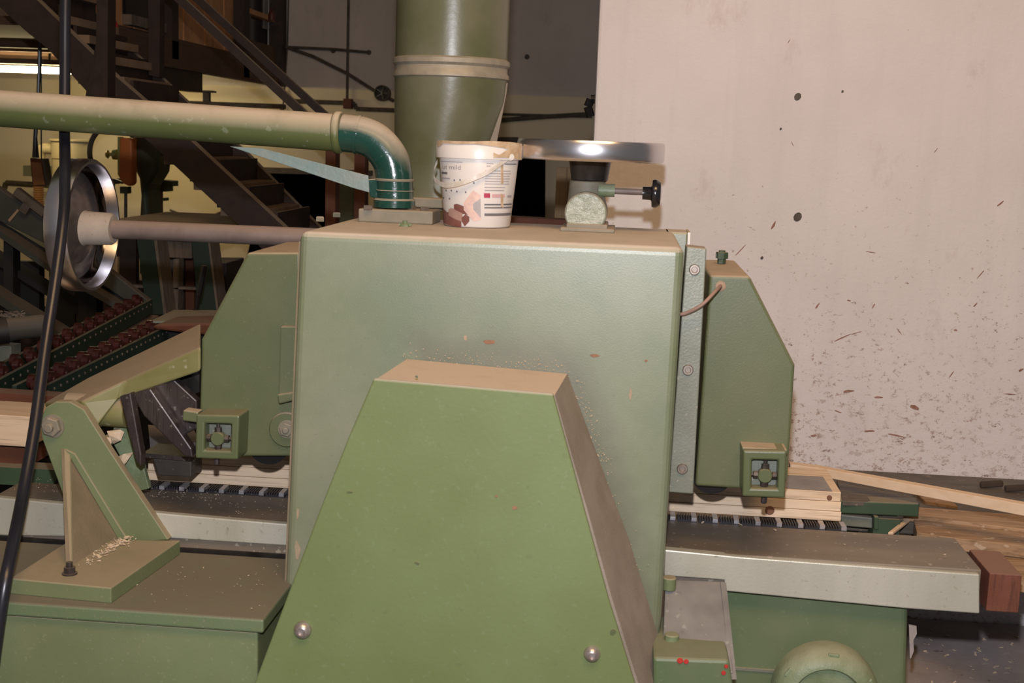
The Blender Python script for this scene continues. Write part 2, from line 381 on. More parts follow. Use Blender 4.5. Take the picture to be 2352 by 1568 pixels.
# plaster pits in the right wall
for (x, y, r) in ((1832, 222, 9), (1832, 498, 11), (1750, 592, 4), (1793, 296, 3), (1935, 210, 3)):
    c = P(x, y, 3.5); rr = r*3.5/F
    pts = [(rr*(1+.12*math.sin(2*a+.6)), a) for a in [k*math.pi/5 for k in range(10)]]
    g = g_hex([c+Vector((q*math.cos(a)*.8, -.0015, q*math.sin(a))) for q, a in pts], [c+Vector((q*.6*math.cos(a)*.8, .004, q*.6*math.sin(a))) for q, a in pts])
    MK('plaster_pit', g, m_conduit, wallr)

m_scuff = M('red_brown_scuff', (.22, .11, .08), (.33, .20, .16), 60, .9)
for (x, y, l_, t_, an) in ((1776, 518, 16, 4, 65), (1700, 575, 22, 2, 50), (1935, 775, 26, 2.2, 28), (1965, 765, 16, 1.5, 20), (2000, 579, 13, 1.5, -8), (2298, 467, 14, 2.5, 42), (2252, 630, 14, 2, 55),
        (1878, 702, 10, 3, 60), (1950, 690, 5, 3, 0), (2006, 703, 8, 3, 70), (1948, 898, 14, 4, 10), (2020, 912, 12, 4, 0), (1925, 945, 12, 2, -20), (2100, 935, 14, 6, -20), (2060, 1000, 26, 3, -8), (1998, 990, 16, 4, 5),
        (2195, 758, 5, 4, 0), (2240, 700, 7, 2, 50), (2065, 760, 12, 1.5, -50), (1812, 95, 6, 1.2, 60), (2320, 905, 16, 2, 0), (2185, 860, 12, 1.5, 60), (2150, 345, 10, 1.2, 55), (1820, 330, 8, 1.2, -60), (2345, 850, 7, 4, 30), (1870, 1000, 10, 3, 10)):
    c = P(x, y, 3.5); q_ = math.radians(an); u = Vector((math.cos(q_), 0, math.sin(q_))); v = Vector((-math.sin(q_), 0, math.cos(q_))); k_ = 3.5/F
    a_ = [c+u*math.cos(b_*.7854)*l_*k_*random.uniform(.6, 1.1)+v*math.sin(b_*.7854)*t_*.75*k_*random.uniform(.5, 1.2) for b_ in range(8)]
    MK('wall_scuff', g_hex([p+Vector((0, -.0008, 0)) for p in a_], [p+Vector((0, .002, 0)) for p in a_]), m_scuff, wallr)
# ================================================================== PLANING MACHINE
pm = thing('planing_machine', 'large green planing machine with dusty tall housing and trapezoid belt guard in front', 'machine', (-.25, 2.5, 0))
HX0, HX1, HZ = -.598, .113, 1.375
a = [(HX0, 2.30, HZ), (HX1, 2.30, HZ), (.107, 2.30, .45), (.107, 2.30, .02), (-.632, 2.30, .02), (-.628, 2.30, .45)]
b = [(x, 2.82, z) for x, y, z in a]
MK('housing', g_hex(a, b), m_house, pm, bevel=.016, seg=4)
MK('edge_strip', g_hex([(HX0-.003, 2.312, HZ-.02), (HX0+.001, 2.312, HZ-.02), (-.627, 2.312, .45), (-.631, 2.312, .45)], [(HX0-.003, 2.40, HZ-.02), (HX0+.001, 2.40, HZ-.02), (-.627, 2.40, .45), (-.631, 2.40, .45)]), m_web, pm)
lab(MK('back_column', g_box(.09, .1385, 2.72, 2.822, .8, HZ), m_house, pm, bevel=.004), 'rear corner of the housing reaching further right')
lab(MK('white_plate', g_box(.139, .1445, 2.74, 2.845, 1.30, P(1583, 527, 2.84).z), m_white, pm), 'white strip at the back corner of the housing top')
# trapezoid belt guard
fr = [(858, 870), (1270, 905), (1345, 1180), (1398, 1375), (1458, 1568), (1480, 1640), (560, 1640), (585, 1568), (652, 1390), (735, 1170), (800, 1005)]
gb = lab(MK('belt_guard', g_prism(fr, 2.10, 2.112), m_guard, pm, bevel=.003), 'bright green sheet metal front of the belt guard')
f_in = [(862, 872), (1274, 907), (1352, 1180), (1406, 1375), (1466, 1568), (1488, 1640), (565, 1640), (590, 1568), (657, 1390), (740, 1170), (804, 1005)]
bk = [(935, 824), (1303, 858), (1385, 1080), (1447, 1245), (1543, 1565), (1560, 1640), (640, 1640), (660, 1568), (720, 1390), (800, 1150), (860, 1000)]
A = [P(x, y, 2.113) for x, y in f_in]; B = [P(x, y, 2.298) for x, y in bk]
lab(autosmooth(MK('guard_side', g_hex(A, B), m_guardside, pm), 28), 'dusty grey side band of the belt guard')
zb = P(0, 1640, 2.1).z
low = [Vector((p.x, 2.12, p.z)) for p in (P(560, 1640, 2.1), P(1480, 1640, 2.1))]
MK('guard_foot', g_box(low[0].x, low[1].x, 2.115, 2.29, .0, min(low[0].z, low[1].z)), m_guard, pm)
def hexbolt(c, r, parent, mat, h=.006, washer=True, axis=(0, -1, 0), name='bolt'):
    c = Vector(c); gs = []
    if washer: gs.append(g_lathe(c, axis, [(r*1.25, 0), (r*1.25, h*.3), (r*1.15, h*.35)], 20))
    gs.append(g_lathe(c+Vector(axis)*h*.3, axis, [(r, 0), (r, h*.8), (r*.85, h)], 6))
    gs.append(g_lathe(c+Vector(axis)*h*1.3, axis, [(r*.45, 0), (r*.45, h*.5), (r*.3, h*.7)], 12))
    return MK(name, g_join(*gs), mat, parent)
def domebolt(px, py, Y, rp, parent, mat):
    c = P(px, py, Y); r = rp*Y/F
    g1 = g_lathe(c, (0, -1, 0), [(r, 0), (r, r*.25), (r*.9, r*.55), (r*.62, r*.85), (r*.42, r*.92), (r*.36, r*.6)], 24)
    return autosmooth(MK('bolt', g1, mat, parent), 50)
m_domebolt = M('bright_bolt_head', (.34, .28, .26), (.5, .45, .42), 80, .3, metal=.7)
lab(domebolt(696, 1445, 2.10, 22, gb, m_domebolt), 'left socket bolt of the guard'); lab(domebolt(1360, 1500, 2.10, 20, gb, m_domebolt), 'right socket bolt of the guard')
# dust that gathered around the guard on the housing face
ds = []
for (x0, y0, x1, y1, n) in ((940, 815, 1300, 848, 150), (1310, 850, 1400, 1090, 110), (1400, 1090, 1480, 1330, 25)):
    for k in range(n):
        t = random.random(); x = x0+(x1-x0)*t+random.gauss(0, 11); y = y0+(y1-y0)*t+random.gauss(0, 11)-3
        c = P(x, y, 2.297); s = random.uniform(.0006, .0016)
        ds.append(g_lathe(c, (random.uniform(-.5, .5), -1, random.uniform(-.5, .5)), [(s, 0), (s*.5, s)], 5))
o = MK('dust_crumbs', g_join(*ds), M('crumb_dust', (.36, .30, .21), (.5, .4, .28), 90, .9), pm); o['kind'] = 'stuff'
def flake(name, px, py, w_, h_, Y, par, mat, n=9):
    c = P(px, py, Y); k_ = Y/F; rr = [random.uniform(.6, 1.1) for _ in range(n)]
    a_ = [c+Vector((math.cos(6.283*i/n)*w_*k_*rr[i], .0006, math.sin(6.283*i/n)*h_*k_*rr[i])) for i in range(n)]
    return MK(name, g_hex(a_, [p+Vector((0, -.0011, 0)) for p in a_]), mat, par)
m_rustspot = M('orange_rust_spot', (.20, .10, .055), (.26, .14, .08), 90, .8); m_tanspot = M('tan_smudge', (.34, .26, .18), (.28, .22, .15), 90, .9)
for (x, y, w_, h_) in ((1182, 1166, 7, 5), (1140, 1139, 4, 3)): flake('rust_spot', x, y, w_, h_, 2.0995, gb, m_rustspot)
for (x, y, w_, h_) in ((803, 1130, 9, 3), (958, 1293, 7, 4), (1407, 1452, 9, 9), (957, 865, 4, 4)): flake('dark_mark', x, y, w_, h_, 2.0995, gb, m_hood)
for (x, y, w_, h_) in ((1125, 785, 16, 7), (1367, 817, 12, 5), (1484, 828, 4, 4)): flake('rust_spot', x, y, w_, h_, 2.2995, pm, m_rustspot)
for (x, y, w_, h_) in ((1069, 776, 5, 8), (1448, 903, 4, 16), (684, 1262, 8, 26), (684, 1180, 4, 16)): flake('tan_smudge', x, y, w_, h_, 2.2995, pm, m_tanspot)
# small things on the housing lid
for (x, y, r) in ((735, 508, 10), (773, 498, 10)):
    c = PZ(x, y, HZ); MK('lid_bolt', g_lathe(c, (0, 0, 1), [(r*2.7/F, 0), (r*2.7/F, .008), (r*2.1/F, .010)], 6), m_neck, pm)
c = PZ(930, 520, HZ); MK('grease_nipple', g_join(g_lathe(c, (0, 0, 1), [(.010, 0), (.010, .005), (.005, .006), (.005, .012)], 8), g_bar(c+Vector((-.012, 0, .004)), c+Vector((.014, 0, .004)), .006, .004)), m_knobgreen, pm)
c = PZ(855, 505, HZ); lab(autosmooth(MK('star_knob', g_join(*[g_lathe(c+Vector((.012*math.cos(q), .012*math.sin(q), 0)), (0, 0, 1), [(.013, 0), (.014, .006), (.012, .012)], 12) for q in (0, 1.26, 2.5, 3.8, 5.0)]), m_blackmetal, pm)), 'black star knob on the housing lid')
# gear casting with height handwheel
gc = P(1345, 490, 2.62); HW = Vector((P(1357, 345, 2.70).x, 2.70, 0))
bx0 = P(1288, 520, 2.62).x; bx1 = P(1412, 520, 2.62).x
gear = MK('gear_casting', g_join(g_box(bx0, bx1, 2.60, 2.755, HZ, HZ+.008), g_box(bx0+.012, bx1-.015, 2.61, 2.745, HZ, HZ+.016),
     g_lathe((gc.x, 2.625, gc.z), (0, 1, 0), [(.044, 0), (.044, .11)], 40)), m_neck, pm, bevel=.002)
face = lab(MK('cap', g_lathe((gc.x, 2.627, gc.z), (0, -1, 0), [(.0425, 0), (.0425, .006), (.040, .009)], 40), m_cast, gear), 'round rough cast cap, silvery green')
z0 = P(1350, 462, 2.70).z; z1 = P(1352, 415, 2.7).z; z2 = P(1355, 367, 2.7).z
autosmooth(MK('neck', g_lathe((HW.x-.004, 2.70, z0-.02), (0, 0, 1), [(.044, 0), (.040, .025), (.038, z1-z0+.018), (.041, z1-z0+.02)], 32), m_neck, gear))
hw = lab(autosmooth(MK('handwheel', g_lathe((HW.x, 2.70, 0), (0, 0, 1), [(.118, z2+.012), (.150, z2-.002), (.1535, z2), (.1555, z2+.004), (.1555, z2+.034), (.153, z2+.039), (.146, z2+.040), (.143, z2+.034), (.140, z2+.018), (.06, z2+.014), (.03, z2+.016)], 72), m_chrome, pm), 40), 'polished chrome handwheel rim on top of the housing')
lab(autosmooth(MK('hub', g_lathe((HW.x, 2.70, 0), (0, 0, 1), [(.036, z1), (.039, z1+.002), (.044, z2-.006), (.050, z2+.002), (.05, z2+.012)], 40), m_blackmetal, hw)), 'black conical hub')
# locking screw with black knob
kz = P(1400, 437, 2.68).z; kx = P(1388, 437, 2.68).x
k1 = P(1412, 437, 2.68).x; k2 = P(1476, 437, 2.68).x; k3 = P(1497, 437, 2.68).x; k4 = P(1519, 437, 2.68).x
ls = MK('locking_screw', g_join(g_lathe((kx-.012, 2.68, kz), (1, 0, 0), [(.014, 0), (.0135, k1-kx+.012)], 20)), m_knobgreen, gear)
lab(MK('locking_spindle', g_lathe((k1, 2.68, kz-.001), (1, 0, 0), [(.0065, 0), (.0065, k2-k1+.004)], 16), m_shaft, pm), 'thin steel spindle')
lab(autosmooth(MK('knob', g_lathe((k2, 2.68, kz-.003), (1, 0, 0), [(.0135, 0), (.0140, k3-k2-.002), (.016, k3-k2), (.028, k3-k2+.001), (.0295, k3-k2+.005), (.0295, k3-k2+.010), (.025, k4-k2-.002), (.012, k4-k2)], 32), m_black, pm), 50), 'round black plastic knob')
# mounting rail on the right side of the housing
rl = lab(MK('mounting_rail', g_prism([(1577, 566), (1623, 571), (1592, 1134), (1536, 1130)], 2.40, 2.46), m_rail, pm, bevel=.002), 'flat grey-green steel rail with three bolts')
for (x, y) in ((1595, 619), (1580, 849), (1567, 1076)):
    c = P(x, y, 2.40); autosmooth(MK('rail_bolt', g_lathe(c, (0, -1, 0), [(.0105, 0), (.0105, .003), (.009, .005), (.006, .005), (.005, .002), (.0, .002)], 24, True, False), m_boltm, rl), 40)
# right hood
RH = [(1630, 632), (1722, 634), (1826, 838), (1809, 1100), (1798, 1128), (1700, 1122), (1597, 1116)]
rh = lab(MK('right_hood', g_prism(RH, 2.45, 2.80), m_hood, pm, bevel=.006, seg=3), 'angular green hood on the right of the housing')
def cross_box(cx, cy, w_, h_, Y, parent, sk=.0):
    o = [(cx-w_, cy-h_), (cx+w_, cy-h_+2), (cx+w_-4, cy+h_+2), (cx-w_-2, cy+h_-2)]
    i = [(cx-w_*.60, cy-h_*.60), (cx+w_*.62, cy-h_*.57), (cx+w_*.58, cy+h_*.65), (cx-w_*.62, cy+h_*.62)]
    f = MK('bearing_box', g_frame(o, i, Y, Y+.09), m_hoodbox, parent, bevel=.004, seg=3)
    MK('back_plate', g_prism([(x, y) for x, y in i], Y+.03, Y+.04), m_rail, f)
    c = P(cx, cy+4, Y+.014)
    autosmooth(MK('centre_disc', g_lathe(c, (0, -1, 0), [(.014, -.012), (.014, .002), (.0125, .004)], 24), m_hoodbox, f))
    g = []
    for k in range(4):
        q = math.pi/2*k; d = Vector((math.cos(q), 0, math.sin(q)))
        g.append(g_lathe(c+d*.014+Vector((0, .004, 0)), d, [(.008, 0), (.0075, .008), (.004, .009), (.004, .016)], 8))
    MK('adjusting_screws', g_join(*g), m_darkbolt, f)
    c2 = P(cx-2, cy+h_+2, Y+.03)
    MK('lower_screw', g_lathe(c2+Vector((0, 0, .004)), (0, 0, -1), [(.006, 0), (.006, .012), (.004, .014)], 8), m_darkbolt, f)
cross_box(1757, 1088, 50, 54, 2.385, rh)
MK('box_lip', g_box(P(1702, 1030, 2.42).x, P(1806, 1030, 2.42).x, 2.40, 2.46, P(1750, 1036, 2.42).z, P(1750, 1024, 2.42).z), m_hood, rh, bevel=.003)
c = PZ(1658, 603, P(1680, 597, 2.80).z)
rt_z = P(1680, 632, 2.45).z
c = PZ(1657, 605, rt_z)
MK('hood_fitting', g_join(g_lathe(c, (0, 0, 1), [(.009, 0), (.009, .010), (.013, .011), (.013, .024), (.007, .025), (.007, .028)], 6), g_bar(c+Vector((-.013, 0, .016)), c+Vector((.013, 0, .016)), .006, .010)), m_darkgreen, rh)
c = P(1633, 1112, 2.50); autosmooth(lab(MK('pressure_roller', g_lathe((c.x, 2.49, P(1635, 1131, 2.5).z+.042), (0, 1, 0), [(.042, 0), (.042, .28)], 40), m_black, rh), 'black rubber pressure roller under the right hood'), 40)
# cable into right hood
pts = spline([P(1560, 722, 2.385), P(1578, 718, 2.38), P(1612, 700, 2.37), P(1640, 672, 2.39), P(1654, 658, 2.43), P(1654, 657, 2.452)], 6)
lab(autosmooth(MK('sensor_wire', g_sweep(pts, .0035, 10), M('pink_brown_wire', (.30, .19, .15), None, 30, .6), pm), 60), 'thin dusty brown wire entering the right hood')
autosmooth(MK('wire_grommet', g_lathe(P(1655, 657, 2.452), (0, -1, 0), [(.011, 0), (.010, .003), (.005, .005)], 20), M('dusty_grommet', (.34, .24, .17), None, 30, .8), rh))
# left hood
LH = [(568, 580), (690, 580), (690, 1048), (560, 1048), (462, 1030), (458, 945), (462, 780)]
lh = lab(MK('left_hood', g_prism(LH, 2.45, 2.74), m_hood, pm, bevel=.006, seg=3), 'angular olive green hood on the left of the housing')
cross_box(500, 1003, 50, 51, 2.385, lh)
MK('box_arm', g_bar(P(425, 950, 2.43), P(460, 955, 2.43), .03, .022), m_hood, lh, bevel=.003)
autosmooth(MK('axle_disc', g_lathe(P(660, 985, 2.45), (0, -1, 0), [(.036, 0), (.036, .006), (.034, .009)], 40), m_hood, lh))
hexbolt(P(660, 985, 2.441), .015, lh, m_neck, .009)
MK('cover_strip', g_prism([(644, 750), (690, 750), (690, 902), (640, 905)], 2.43, 2.451), m_hood, lh, bevel=.002)
MK('strip_lip', g_prism([(636, 906), (690, 898), (690, 916), (640, 928)], 2.42, 2.451), m_hood, lh, bevel=.003)
c = P(622, 1061, 2.5); lab(autosmooth(MK('pressure_roller', g_lathe((c.x, 2.48, c.z+.045), (0, 1, 0), [(.045, 0), (.045, .24)], 40), m_black, lh), 40), 'black rubber pressure roller under the left hood')
# left shaft and wheel
SY = 2.76; sz = P(400, 532, SY).z; sx0 = P(250, 520, SY).x
MK('wheel_shaft', g_lathe((sx0, SY, sz), (1, 0, 0), [(.0205, 0), (.021, .01), (.0215, HX0-sx0+.01)], 24), m_shaft, pm)
for o in [x for x in pm.children if x.name.startswith('wheel_shaft')]: autosmooth(o)
wx = P(193, 520, SY).x; wz = P(187, 519, SY).z+.002
R = .1475
sw = lab(autosmooth(MK('side_handwheel', g_lathe((wx, SY, wz), (1, 0, 0), [(.02, -.012), (R*.80, -.016), (R*.9, -.022), (R, -.026), (R+.002, -.022), (R+.002, .018), (R-.002, .024), (R-.008, .024), (R-.010, .016), (R-.014, -.002)], 72, True, False), m_chrome, pm), 40), 'large chrome handwheel with dished face on a long shaft')
lab(autosmooth(MK('inner_ring', g_lathe((wx, SY, wz), (1, 0, 0), [(R-.014, -.002), (R-.020, -.014), (R*.78, -.021), (R*.60, -.015)], 72, False, False), m_chromereflect, sw), 60), 'chrome inner band with its dark reflection put into the colour')
lab(MK('dish', g_lathe((wx, SY, wz), (1, 0, 0), [(R*.60, -.0155), (R*.5, -.006), (R*.36, .0), (.03, .004)], 64, False, True), m_dishdust, sw, smooth=True), 'dark dusty dished disc')
hx1 = P(262, 527, SY).x
lab(autosmooth(MK('hub', g_lathe((wx, SY, sz), (1, 0, 0), [(.041, .0), (.038, .008), (.036, hx1-wx-.006), (.032, hx1-wx)], 36), m_hub, sw), 40), 'pale dusty hub')
# base cabinet left
bz = .693
base = [(-1.5, 2.14, 0), (-.60, 2.14, 0), (-.60, 2.50, 0), (-1.5, 2.50, 0)]
lab(MK('base_cabinet', g_box(-1.6, -.620, 2.12, 2.50, 0, bz-.028), m_foot, pm, bevel=.004), 'left green base cabinet')
lab(MK('base_plate', g_box(-1.61, -.606, 2.108, 2.44, bz-.026, bz), m_base, pm, bevel=.004), 'dusty dark green top plate of the left base')
MK('seam_strip', g_box(-1.6, -.632, 2.125, 2.135, bz-.032, bz-.026), m_black, pm)
# machine table
TY = 2.45; tz = .758
lab(MK('machine_table', g_join(g_box(P(-60, 1150, TY).x, P(2250, 1360, TY).x, TY, 2.655, .695, tz)), m_tabletop, pm, bevel=.003), 'dark worn steel table top running through the machine')
fe = [(1525, 1262), (1700, 1279), (1900, 1294), (2080, 1307), (2250, 1319), (2250, 1409), (2080, 1397), (1664, 1357), (1664, 1332), (1525, 1322)]
lab(MK('table_edge', g_prism(fe, TY-.012, TY+.012), m_steel, pm, bevel=.0025), 'bright scratched front edge of the steel table, right half')
lab(MK('table_edge', g_prism([(-60, 1137), (395, 1181), (675, 1205), (675, 1254), (395, 1236), (-60, 1228)], TY-.008, TY+.01), m_steel, pm, bevel=.0025), 'bright front edge of the steel table, left half')
MK('table_edge_shadow_gap', g_box(-1.3, -.62, TY-.003, TY+.02, .655, .70), m_blackmetal, pm)
# feed chain
n = 26
fcx = -1.06
seg_v, seg_f = g_join(g_box(-.0215, .0215, -.018, .018, 0, .005), *[g_box(-.019+i*.0055, -.0165+i*.0055, -.019, .019, .005, .010) for i in range(5)], g_box(.0095, .0205, -.020, .018, .003, .0115))
fcm = None
for i in range(35):
    x = fcx+i*.0455
    if -.57 < x < .07: continue
    if fcm is None:
        o = mk('chain_link', [(p[0]+x, p[1]+2.682, p[2]+tz-.004) for p in seg_v], seg_f, m_chaindark, pm, origin=Vector((x, 2.682, tz)), mats=[m_chaindark, m_chainlight], fmat=[0]*36+[1]*6); fcm = o.data
    else:
        o = D.objects.new('chain_link', fcm); COL.objects.link(o); o.parent = pm; o.location = Vector((x, 2.682, tz))-ORG[pm.name]
# under the right half: cabinet, bracket, motor
lab(MK('right_cabinet', g_prism([(1640, 1340), (2088, 1380), (2080, 1700), (1640, 1700)], TY+.02, 2.75), m_cab, pm, bevel=.014, seg=4), 'right green base cabinet')
MK('cabinet_seam', g_prism([(1680, 1532), (1860, 1545), (1860, 1551), (1680, 1538)], TY+.016, TY+.022), m_rail, pm)
A = [P(1528, 1330, 2.40), P(1664, 1336, 2.40), P(1684, 1545, 2.22), P(1520, 1555, 2.22)]
B = [p+Vector((0, .02, -.012)) for p in A]
br = lab(MK('sloping_bracket', g_hex(A, B), m_bracket, pm, bevel=.002), 'dusty grey sloping plate under the table')
e1 = [P(1655, 1336, 2.392), P(1668, 1338, 2.392), P(1692, 1560, 2.212), P(1678, 1560, 2.212)]
MK('bracket_rib', g_hex(e1, [p+Vector((0, .04, -.02)) for p in e1]), m_bracket, pm)
MK('bracket_foot', g_prism([(1500, 1510), (1675, 1516), (1690, 1620), (1500, 1620)], 2.19, 2.40), m_cab, pm, bevel=.006)
for (x, y) in ((1537, 1338),):
    c = P(x, y, 2.38); autosmooth(MK('bracket_pin', g_lathe(c-Vector((0, 0, .012)), (0, 0, 1), [(.0135, 0), (.0135, .022), (.012, .024)], 20), m_foot, pm))
for (x, y, yy) in ((1543, 1462, 2.28), (1548, 1500, 2.24)):
    c = P(x, y, yy); autosmooth(MK('bracket_stud', g_lathe(c-Vector((0, 0, .016)), (0, 0, 1), [(.014, 0), (.014, .020), (.012, .022)], 20), m_knobgreen, pm))
g = []
for (x, y, s) in ((1562, 1517, .006), (1576, 1519, .005), (1668, 1530, .004), (1662, 1545, .0045)):
    c = P(x, y, 2.189); g.append(g_lathe(c, (0, -1, 0), [(s, 0), (s*.8, .0015)], 8))
o = [MK('red_paint_spot', q_, m_redpaint, pm) for q_ in g]
mc = P(1905, 1625, 2.36)
mot = lab(autosmooth(MK('drive_cover', g_lathe((mc.x, 2.44, mc.z), (0, -1, 0), [(.105, 0), (.105, .03), (.098, .045), (.08, .058), (.07, .060), (.065, .052), (.05, .05), (.02, .05)], 56), m_knobgreen, pm), 40), 'round pale green drive cover low on the right')
for k in range(6):
    q = math.pi/3*k+.45; d = Vector((math.cos(q), 0, math.sin(q)))
    MK('cover_lug', g_bar(Vector((mc.x, 2.40, mc.z))+d*.055, Vector((mc.x, 2.40, mc.z))+d*.098, .022, .02, (0, 1, 0)), m_knobgreen, mot, bevel=.003)
# wooden end block
xb0 = .748; xb1 = .80
blk = tag(MK('wooden_block', g_box(xb0, P(2346, 1340, TY).x, TY, 2.60, P(2300, 1405, TY).z, tz-.006), m_redwood, bevel=.002), 'red-brown wooden block butted against the right end of the steel table', 'wood block')

# ================================================================== PIVOT BRACKET with arm (left)
pb = thing('guide_arm_bracket', 'green slanted bracket bolted on the left base carrying a dusty hinged arm', 'bracket', PZ(200, 1290, bz))
zt = bz+.030
tp = [PZ(22, 1328, zt), PZ(255, 1350, zt), PZ(414, 1240, zt), PZ(160, 1240, zt)]
MK('foot_plate', g_hex([Vector((p.x, p.y, bz)) for p in tp], tp), m_foot, pb, bevel=.002)
yp = PZ(275, 1232, zt).y
print('yp', yp, [tuple(p) for p in tp])
up_ = [(96, 1005), (93, 965), (105, 935), (128, 922), (160, 922), (192, 940), (250, 1032), (387, 1240), (268, 1245), (190, 1235), (150, 1150)]
MK('upright_plate', g_prism(up_, yp, yp+.022), m_foot, pb, bevel=.002)
wv = [P(148, 1030, yp), P(275, 1240, yp), PZ(160, 1302, zt)]
MK('web', g_hex(wv, [p+Vector((-.007, 0, 0)) for p in wv]), m_web, pb)
wv2 = [P(148, 1030, yp-.001), P(160, 1040, yp-.001), PZ(165, 1302, zt), PZ(153, 1300, zt)]
MK('web_edge', g_hex(wv2, [p+Vector((0, .006, 0)) for p in wv2]), m_foot, pb)
wv3 = [P(148, 1030, yp-.004), P(172, 1042, yp-.004), P(292, 1238, yp-.004), P(272, 1240, yp-.004)]
MK('weld_bead', g_hex(wv3, [p+Vector((0, .006, 0)) for p in wv3]), m_foot, pb, bevel=.002)
pv = MK('pivot_nut', g_join(g_lathe(P(122, 978, yp), (0, -1, 0), [(.024, 0), (.024, .003)], 28), g_lathe(P(122, 978, yp), (0, -1, 0), [(.0205, .003), (.0205, .013), (.018, .015)], 6), g_lathe(P(122, 978, yp), (0, -1, 0), [(.009, .012), (.009, .024), (.007, .025)], 16)), m_neck, pb)
for (x, y, hh) in ((160, 1318, .024), (388, 1225, .052)):
    c = PZ(x, y, zt if x < 200 else bz)
    MK('stud', g_join(g_lathe(c, (0, 0, 1), [(.014, 0), (.014, .003)], 16), g_lathe(c, (0, 0, 1), [(.011, .003), (.011, .014)], 6), g_lathe(c, (0, 0, 1), [(.006, .014), (.006, hh)], 12)) if x < 200 else
       g_join(g_lathe(c, (0, 0, 1), [(.015, 0), (.015, .018)], 6), g_lathe(c, (0, 0, 1), [(.011, .02), (.011, .03)], 16), g_lathe(c, (0, 0, 1), [(.013, .031), (.013, .040)], 6), g_lathe(c, (0, 0, 1), [(.007, .018), (.007, .062)], 12)), m_darkbolt, pb)
# second strap behind the plate
MK('rear_strap', g_prism([(268, 945), (300, 960), (343, 1122), (318, 1128), (255, 1010)], yp+.10, yp+.115), m_knobgreen, pb, bevel=.002)
MK('clamp_bar', g_bar(P(215, 1035, yp+.02), P(285, 985, yp+.12), .012, .022), m_foot, pb, bevel=.002)
# arm: top dusty, front olive
Y1, Y2 = yp+.02, 2.43
A = [P(118, 925, Y1), P(182, 920, Y1), P(200, 990, Y1), P(110, 1000, Y1)]
aL = [P(100, 925, Y1+.16), P(185, 922, Y1+.02), P(225, 980, Y1+.02), P(120, 985, Y1+.16)]
aM = [P(200, 868, Y1+.26), P(290, 872, Y1+.05), P(272, 917, Y1+.05), P(190, 910, Y1+.26)]
aR = [P(461, 742, Y2+.26), P(461, 797, Y2), P(461, 852, Y2), P(461, 800, Y2+.26)]
V = aL+aM+aR; Fc = [(0, 1, 2, 3), (8, 9, 10, 11)[::-1]]
for s in (0, 4):
    for i in range(4): Fc.append((s+i, s+(i+1) % 4, s+4+(i+1) % 4, s+4+i))
arm = lab(mk('hinged_arm', V, Fc, m_olive, pb, bevel=.006, seg=3), 'olive arm with thick wood dust on its flat top')
c = P(225, 945, Y1+.06); autosmooth(MK('arm_pivot_tube', g_lathe((c.x-.07, Y1+.075, c.z), (1, 0, 0), [(.034, 0), (.034, .13)], 28), m_olive, pb), 40)
# steel fingers under the arm
fg = [[(274, 910), (300, 903), (325, 1045), (324, 1072), (312, 1060)], [(302, 905), (345, 892), (440, 1030), (443, 1050), (425, 1048), (330, 955)], [(345, 890), (400, 872), (452, 920), (452, 985), (420, 1000)]]
for k, f in enumerate(fg):
    MK('steel_finger', g_prism(f, 2.40+.03*k, 2.425+.03*k), m_fins, pb, bevel=.003)
MK('finger_back', g_prism([(290, 905), (458, 842), (458, 900), (350, 940)], 2.52, 2.53), m_blackmetal, pb)
sh = MK('dark_shoe', g_prism([(350, 1052), (440, 1058), (440, 1096), (362, 1092)], 2.56, 2.63), m_shoe, pb, bevel=.003)
MK('shoe_bar', g_prism([(328, 1040), (446, 1050), (446, 1060), (328, 1050)], 2.55, 2.64), m_fins, pb)
# wood chips jammed in the clamp
for i, (x, y, s, yy) in enumerate(((268, 1002, .022, .07), (282, 1055, .024, .08), (250, 1010, .012, .05))):
    c = P(x, y, yp+yy); vs = [c+Vector((random.uniform(-s, s), random.uniform(-s, s)*.7, random.uniform(-s, s)*.8)) for _ in range(14)]
    me = D.meshes.new('c'); bm = bmesh.new(); [bm.verts.new(v) for v in vs]; bmesh.ops.convex_hull(bm, input=bm.verts); bm.verts.ensure_lookup_table()
    used = [v for v in bm.verts if v.link_faces]; idx = {v: k for k, v in enumerate(used)}
    vv = [v.co.copy() for v in used]; ff = [tuple(idx[v] for v in f.verts) for f in bm.faces]; bm.free()
    tag(mk('wood_chip_clump', vv, ff, m_chip), ['clump of wood chips caught on the upper clamp of the bracket', 'larger clump of wood chips caught below it on the bracket strap', 'small chip clump beside the clamp bar of the bracket'][i], 'wood chips')

# shavings scattered: one stuff object each place
def shavings(name, label, pts, s0, s1, mat=m_chip):
    g = []
    for c in pts:
        s = random.uniform(s0, s1); q = random.uniform(0, 6.28); d = Vector((math.cos(q), math.sin(q), random.uniform(-.1, .4)))
        u = Vector((-math.sin(q), math.cos(q), random.uniform(-.2, .2)))
        p = [c-d*s-u*s*.4, c+d*s-u*s*.3, c+d*s*.8+u*s*.4+Vector((0, 0, s*.3)), c-d*s*.7+u*s*.5]
        g.append(g_hex(p, [x+Vector((0, 0, s*.25)) for x in p]))
    o = MK(name, g_join(*g), mat); o['kind'] = 'stuff'; tag(o, label, 'wood shavings'); return o
def inpoly(n, quad):
    out = []
    for _ in range(n):
        a, b = random.random(), random.random()
        p = [quad[0][i]*(1-a)*(1-b)+quad[1][i]*a*(1-b)+quad[2][i]*a*b+quad[3][i]*(1-a)*b for i in range(2)]; out.append(p)
    return out
shavings('foot_shavings', 'heap of pale shavings along the web on the bracket foot plate', [PZ(180+random.betavariate(3, 1.3)*125+random.gauss(0, 5), 0, 1) if False else PZ(x+random.gauss(0, 6), y+random.gauss(0, 5), zt+.002) for x, y in [(lambda t: (185+t*115, 1300-t*72))(random.betavariate(2.4, 1.1)) for _ in range(260)]], .0012, .0035)
